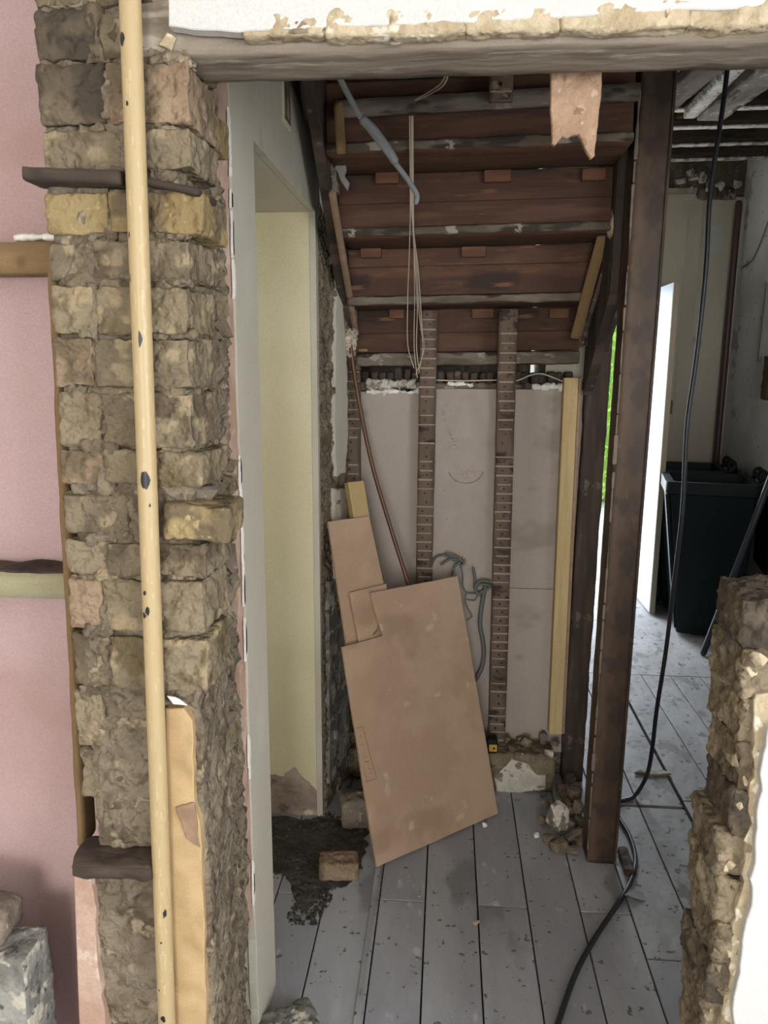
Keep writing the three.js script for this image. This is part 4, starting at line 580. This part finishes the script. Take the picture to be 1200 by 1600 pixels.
  const crumbs = [[], []]; for (let i = 0; i < 1500; i++) { const near = cr() < 0.6, x = near ? -0.3 + 1.0 * cr() : 0.62 + 0.95 * cr(), z = near ? -1.3 - 1.35 * Math.sqrt(cr()) : -1.6 - 3.0 * cr(); const s = 0.0015 + 0.005 * cr() * cr() * cr(); crumbs[near ? (cr() < 0.7 ? 0 : 1) : (cr() < 0.25 ? 0 : 1)].push(place(stoneG(s * 1.8, s, s * 1.4, 2100 + (i % 30), 8), x, -0.0005, z, cr() * 6)); }
  mesh('plaster_crumbs', mergeGeometries(crumbs[0]), M.rubblePale).userData = { label: 'fine white plaster crumbs scattered over the floorboards', category: 'debris', kind: 'stuff' };
  mesh('dark_crumbs', mergeGeometries(crumbs[1]), M.soil).userData = { label: 'fine dark dirt crumbs scattered over the floorboards', category: 'debris', kind: 'stuff' };
}
{
  const t = thing('tape_measure', 'black and yellow tape measure tucked beside the notched sheet on the plinth', 'tape measure'), p = PZ(768, 1168, -2.69);
  mesh('case', place(boxUV(new RoundedBoxGeometry(0.045, 0.062, 0.04, 3, 0.012)), p.x, 0.178, -2.69), M.tyre, t); mesh('label_plate', place(boxUV(new RoundedBoxGeometry(0.03, 0.028, 0.004, 2, 0.001)), p.x + 0.004, 0.175, -2.669), M.yellow, t); mesh('print', place(boxUV(new THREE.BoxGeometry(0.008, 0.009, 0.001)), p.x + 0.008, 0.175, -2.6665), M.ink, t);
}

// ───────── hall and kitchen beyond ─────────
const FZ = -5.65;
{
  const w = structure('wall_far', 'cream boarded far wall with the back door opening', 'wall');
  mesh('wall_panel', boxG(1.43, 1.72, 0, 2.8, FZ - 0.12, FZ, 0.002), M.kitchenWall, w); mesh('wall_panel', boxG(1.722, 1.99, 0, 2.74, FZ - 0.12, FZ - 0.012, 0.002), M.kitchenWall, w);
  mesh('board_joint', boxG(1.62, 1.626, 0.2, 2.6, FZ - 0.01, FZ + 0.004, 0.001), M.kitchenWall, w);
  mesh('wall_panel', boxG(0.3, 0.5, 0, 2.9, FZ - 0.12, FZ, 0.002), M.kitchenWall, w); mesh('wall_panel', boxG(0.5, 1.43, 2.12, 2.9, FZ - 0.12, FZ, 0.002), M.kitchenWall, w);
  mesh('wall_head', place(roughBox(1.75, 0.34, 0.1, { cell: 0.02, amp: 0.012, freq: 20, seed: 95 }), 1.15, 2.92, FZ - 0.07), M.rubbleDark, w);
  mesh('moulding', boxG(1.43, 1.66, 2.72, 2.76, FZ - 0.02, FZ + 0.015, 0.003), M.kitchenWall, w);
  mesh('wood_grounds', place(roughBox(0.26, 0.08, 0.03, { cell: 0.015, amp: 0.006, seed: 96 }), 1.8, 2.76, FZ), M.woodDust, w);
  const r = rng(101); for (let i = 0; i < 12; i++) mesh('plaster_lump', place(stoneG(0.05 + 0.05 * r(), 0.05 + 0.05 * r(), 0.05, 1100 + i, 14), 1.4 + 0.55 * r(), 2.76 + 0.1 * r(), FZ + 0.005, r() * 6), M.rubblePale, w);
  structMesh('wall_kitchen_left', boxG(0.36, 0.515, 0, 3.1, -5.77, -2.9, 0), M.kitchenWall, 'cream wall closing the kitchen behind the stair', 'wall');
  structMesh('trim_1', boxG(0.5, 0.54, 0, 2.12, FZ - 0.1, FZ + 0.03, 0.003), M.door, 'white jamb of the back door opening away from the open door', 'trim'); structMesh('trim_2', boxG(1.235, 1.43, 0, 2.12, FZ - 0.1, FZ + 0.03, 0.003), M.door, 'white jamb of the back door opening beside the open door', 'trim');
  const d = structure('door_1', 'white back door standing open edge on beside the bins', 'door'); mesh('door_leaf', boxG(1.343, 1.373, 0.012, 2.1, -5.61, -4.87, 0.004), M.door, d); mesh('door_edge', boxG(1.344, 1.378, 0.012, 2.1, -4.869, -4.86, 0.002), M.doorEdge, d); mesh('lock_plate', boxG(1.3415, 1.344, 1.0, 1.16, -4.93, -4.89, 0.0005), M.brass, d);
  const l = thing('latch_keeper', 'small dark metal latch keeper on the far wall near the open door', 'latch'); const p = PZ(1043, 636, FZ); for (const [a, b, c, e] of [[-0.03, 0.03, 0.03, 0.048], [-0.03, 0.03, -0.048, -0.03], [0.012, 0.03, -0.03, 0.03]]) mesh('plate', boxG(p.x + a, p.x + b, p.y + c, p.y + e, FZ, FZ + 0.02, 0.002), M.brass, l);
  one('corner_pipe', tubeG([[1.93, 2.68, -5.58], [1.93, 2.0, -5.58], [1.93, 1.0, -5.58], [1.93, 0.02, -5.58]], 0.022, 10), M.pipeBrown, 'dark brown vertical pipe in the corner behind the bins', 'pipe');
  one('paper_notice', boxG(1.76, 1.86, 2.38, 2.56, FZ - 0.012, FZ - 0.009, 0.0005), M.label, 'pale paper notice high on the far wall beside the pipe', 'notice');
  one('wall_wire', tubeG([PX(1204, 335, 1.98), PX(1190, 375, 1.98), PX(1176, 405, 1.98), PX(1160, 418, 1.98)], 0.004, 6), M.cableGrey, 'thin grey wire looping across the dirty white wall', 'wire');
  one('wall_trunking', barG(PX(1200, 440, 1.985), PX(1186, 566, 1.985), 0.03, 0.02, { face: [-1, 0, 0] }), M.silver, 'grey strip of trunking on the dirty white wall', 'trunking');
  const br = PX(1196, 590, 1.96); one('wooden_bracket', place(roughBox(0.06, 0.26, 0.1, { cell: 0.02, amp: 0.008, seed: 97 }), 1.965, br.y, br.z + 0.06), M.woodStair, 'brown wooden bracket fixed to the dirty white wall', 'bracket');
}
// ceiling joists with plaster dust on their undersides
{
  const zs = [-3.78, -4.33, -4.64, -4.99, -5.33];
  zs.forEach((z, i) => { const t = thing('ceiling_joist', `dark ceiling joist with a dusty pale underside, ${['nearest the corner post', 'second in from the corner post', 'third in from the corner post', 'next but one to the far wall', 'closest to the far wall'][i]}`, 'joist', 'open ceiling joists'); mesh('joist', barG([0.46, 2.98, z], [1.985, 2.99, z], 0.16, 0.05, { rough: 0.002, seed: 400 + i, cell: 0.03 }), M.woodDark, t); mesh('lath_strip', barG([0.47, 2.895, z + 0.002], [1.98, 2.905, z + 0.002], 0.052, 0.014, { face: [0, -1, 0], rough: 0.003, seed: 410 + i, cell: 0.02 }), M.rubblePale, t); if (i === 2) mesh('lath_offcut', place(roughBox(0.1, 0.03, 0.03, { cell: 0.01, amp: 0.002, seed: 98 }), PZ(1068, 222, -4.6).x, 2.95, -4.602), M.woodOld, t); });  // the third joist also carries a short lath offcut
  const tr = (u0, v0, u1, v1, w, d, m, label, seed) => { const a = PY(u0, v0, 2.86), b = PY(u1, v1, 2.86); one('trimmer_joist', barG(a, b, w, d, { face: [0, -1, 0.2], rough: 0.004, seed, cell: 0.02 }), m, label, 'joist'); };
  tr(1262, 60, 1110, 176, 0.13, 0.08, M.woodDust, 'broad dusty trimmer joist running over the hall', 91); tr(1180, 70, 1078, 176, 0.06, 0.06, M.rubblePale, 'whitewashed trimmer joist beside the corner post', 92); tr(1120, 90, 1020, 178, 0.12, 0.05, M.woodStud, 'nail pocked dark board over the corner post', 93);
}
// wheeled bins, lids hanging open, handles towards the side wall
function wheelieBin(label) {
  const t = thing('wheeled_bin', label, 'bin', 'wheeled bins by the side wall');
  const ring = (x0, x1, zh, y, c) => { const o = []; for (const [sx, sz] of [[1, 1], [0, 1], [0, 0], [1, 0]]) for (let k = 0; k < 5; k++) { const a0 = { '11': 0, '01': 1, '00': 2, '10': 3 }[`${sx}${sz}`] * Math.PI / 2 + k / 4 * Math.PI / 2; o.push([(sx ? x1 - c : x0 + c) + c * Math.cos(a0), y, (sz ? zh - c : -zh + c) + c * Math.sin(a0)]); } return o; };
  const loft = (rings) => { const v = [], n = rings[0].length, idx = []; rings.forEach((r) => r.forEach((p) => v.push(...p))); for (let i = 0; i + 1 < rings.length; i++) for (let k = 0; k < n; k++) { const a = i * n + k, b = i * n + (k + 1) % n; idx.push(a, a + n, b, b, a + n, b + n); } const last = (rings.length - 1) * n; for (const [o, f] of [[0, 1], [last, 0]]) for (let k = 1; k + 1 < n; k++) idx.push(...(f ? [o, o + k, o + k + 1] : [o, o + k + 1, o + k])); const g = new THREE.BufferGeometry(); g.setAttribute('position', new THREE.Float32BufferAttribute(v, 3)); g.setIndex(idx); return boxUV(toCreasedNormals(g, 0.6)); };
  mesh('body', loft([ring(0.12, 0.5, 0.19, 0.02, 0.03), ring(0.1, 0.51, 0.2, 0.12, 0.03), ring(0.0, 0.53, 0.232, 0.86, 0.03), ring(-0.005, 0.535, 0.238, 0.87, 0.03), ring(0.02, 0.51, 0.215, 0.87, 0.03), ring(0.13, 0.48, 0.17, 0.06, 0.03)]), M.bin, t);
  mesh('rim', loft([ring(-0.02, 0.545, 0.25, 0.875, 0.035), ring(-0.02, 0.545, 0.25, 0.945, 0.035), ring(0.03, 0.5, 0.21, 0.945, 0.03), ring(0.03, 0.5, 0.21, 0.87, 0.03)]), M.bin, t);
  for (const s of [-1, 1]) { mesh('rib', barG([0.115, 0.05, s * 0.178], [-0.008, 0.87, s * 0.222], 0.022, 0.022, { face: [-1, 0, 0] }), M.bin, t); const wg = new THREE.CylinderGeometry(0.1, 0.1, 0.05, 24); wg.rotateX(Math.PI / 2); wg.translate(0.47, 0.1, s * 0.215); const wh = mesh('wheel', wg, M.tyre, t); const rg = new THREE.TorusGeometry(0.075, 0.006, 8, 28); rg.translate(0.47, 0.1, s * 0.241); mesh('wheel_rim', rg, M.binDark, wh); }
  mesh('handle', tubeG([[0.53, 0.91, -0.16], [0.6, 0.965, -0.16], [0.6, 0.965, 0], [0.6, 0.965, 0.16], [0.53, 0.91, 0.16]], 0.016, 10), M.tyre, t);
  for (const s of [-0.12, 0, 0.12]) { const g = new THREE.TorusGeometry(0.026, 0.011, 8, 18); g.translate(0.585, 0.975, s); mesh('hinge_loop', g, M.tyre, t); }
  mesh('lid', place(boxUV(new RoundedBoxGeometry(0.03, 0.55, 0.47, 2, 0.012)), 0.634, 0.68, 0, 0, 0, 0.03), M.binDark, t);
  return t;
}
{
  const a = wheelieBin('dark green wheeled bin standing in front of its twin'); a.position.set(1.335, 0, -4.68); a.rotation.y = -0.2; a.scale.set(0.9, 1, 0.96);
  const b = a.clone(); b.name = numbered('wheeled_bin'); b.userData = { ...a.userData, label: 'dark green wheeled bin half hidden behind its twin' }; scene.add(b); b.position.set(1.4, 0, -5.22); b.scale.x = 0.8;
}
one('long_pole', tubeG([PY(1099, 1020, 0.016), PZ(1148, 893, -4.2), PZ(1200, 757, -4.26), PZ(1222, 700, -4.28)], 0.018, 12), M.pole, 'dark blue pole leaning against the side wall in front of the bins', 'pole');

// ───────── outside the back door ─────────
{
  structMesh('ground_outside', boxG(-2, 5, -0.3, -0.06, FZ - 0.13, -14, 0), M.ground, 'pale paving outside the back door', 'ground');
  const r = rng(303), leaf = new THREE.BufferGeometry(); leaf.setAttribute('position', new THREE.Float32BufferAttribute([0, -0.5, 0, 0.28, 0, 0.06, 0, 0.5, 0, 0, -0.5, 0, 0, 0.5, 0, -0.28, 0, 0.06], 3)); leaf.computeVertexNormals();
  const lm = new THREE.MeshPhysicalMaterial({ color: 0xd3e08f, roughness: 0.8, transmission: 0.35, thickness: 0 }), n = 9000, im = new THREE.InstancedMesh(leaf, lm, n), o = new THREE.Object3D(), c = new THREE.Color();
  for (let i = 0; i < n; i++) { o.position.set(0.2 + 3.6 * r(), 0.05 + 3.2 * r(), -9 - 0.8 * r()); o.rotation.set(r() * 6, r() * 6, r() * 6); const s = 0.06 + 0.07 * r(); o.scale.setScalar(s); o.updateMatrix(); im.setMatrixAt(i, o.matrix); im.setColorAt(i, c.setHSL(0.22 + 0.06 * r(), 0.45 + 0.2 * r(), 0.4 + 0.35 * r())); }
  im.name = 'hedge_leaves'; im.userData = { label: 'pale green hedge foliage outside the back door', category: 'hedge', kind: 'stuff' }; im.castShadow = im.receiveShadow = true; scene.add(im);
  one('hedge_core', place(roughBox(3.6, 3.1, 0.5, { cell: 0.12, amp: 0.06, freq: 3, r: 0.1, seed: 99 }), 2.0, 1.5, -9.7), plain(0x7f9a4c, { roughness: 1 }), 'inner mass of the green hedge outside', 'hedge');
}
renderer.render(scene, camera);
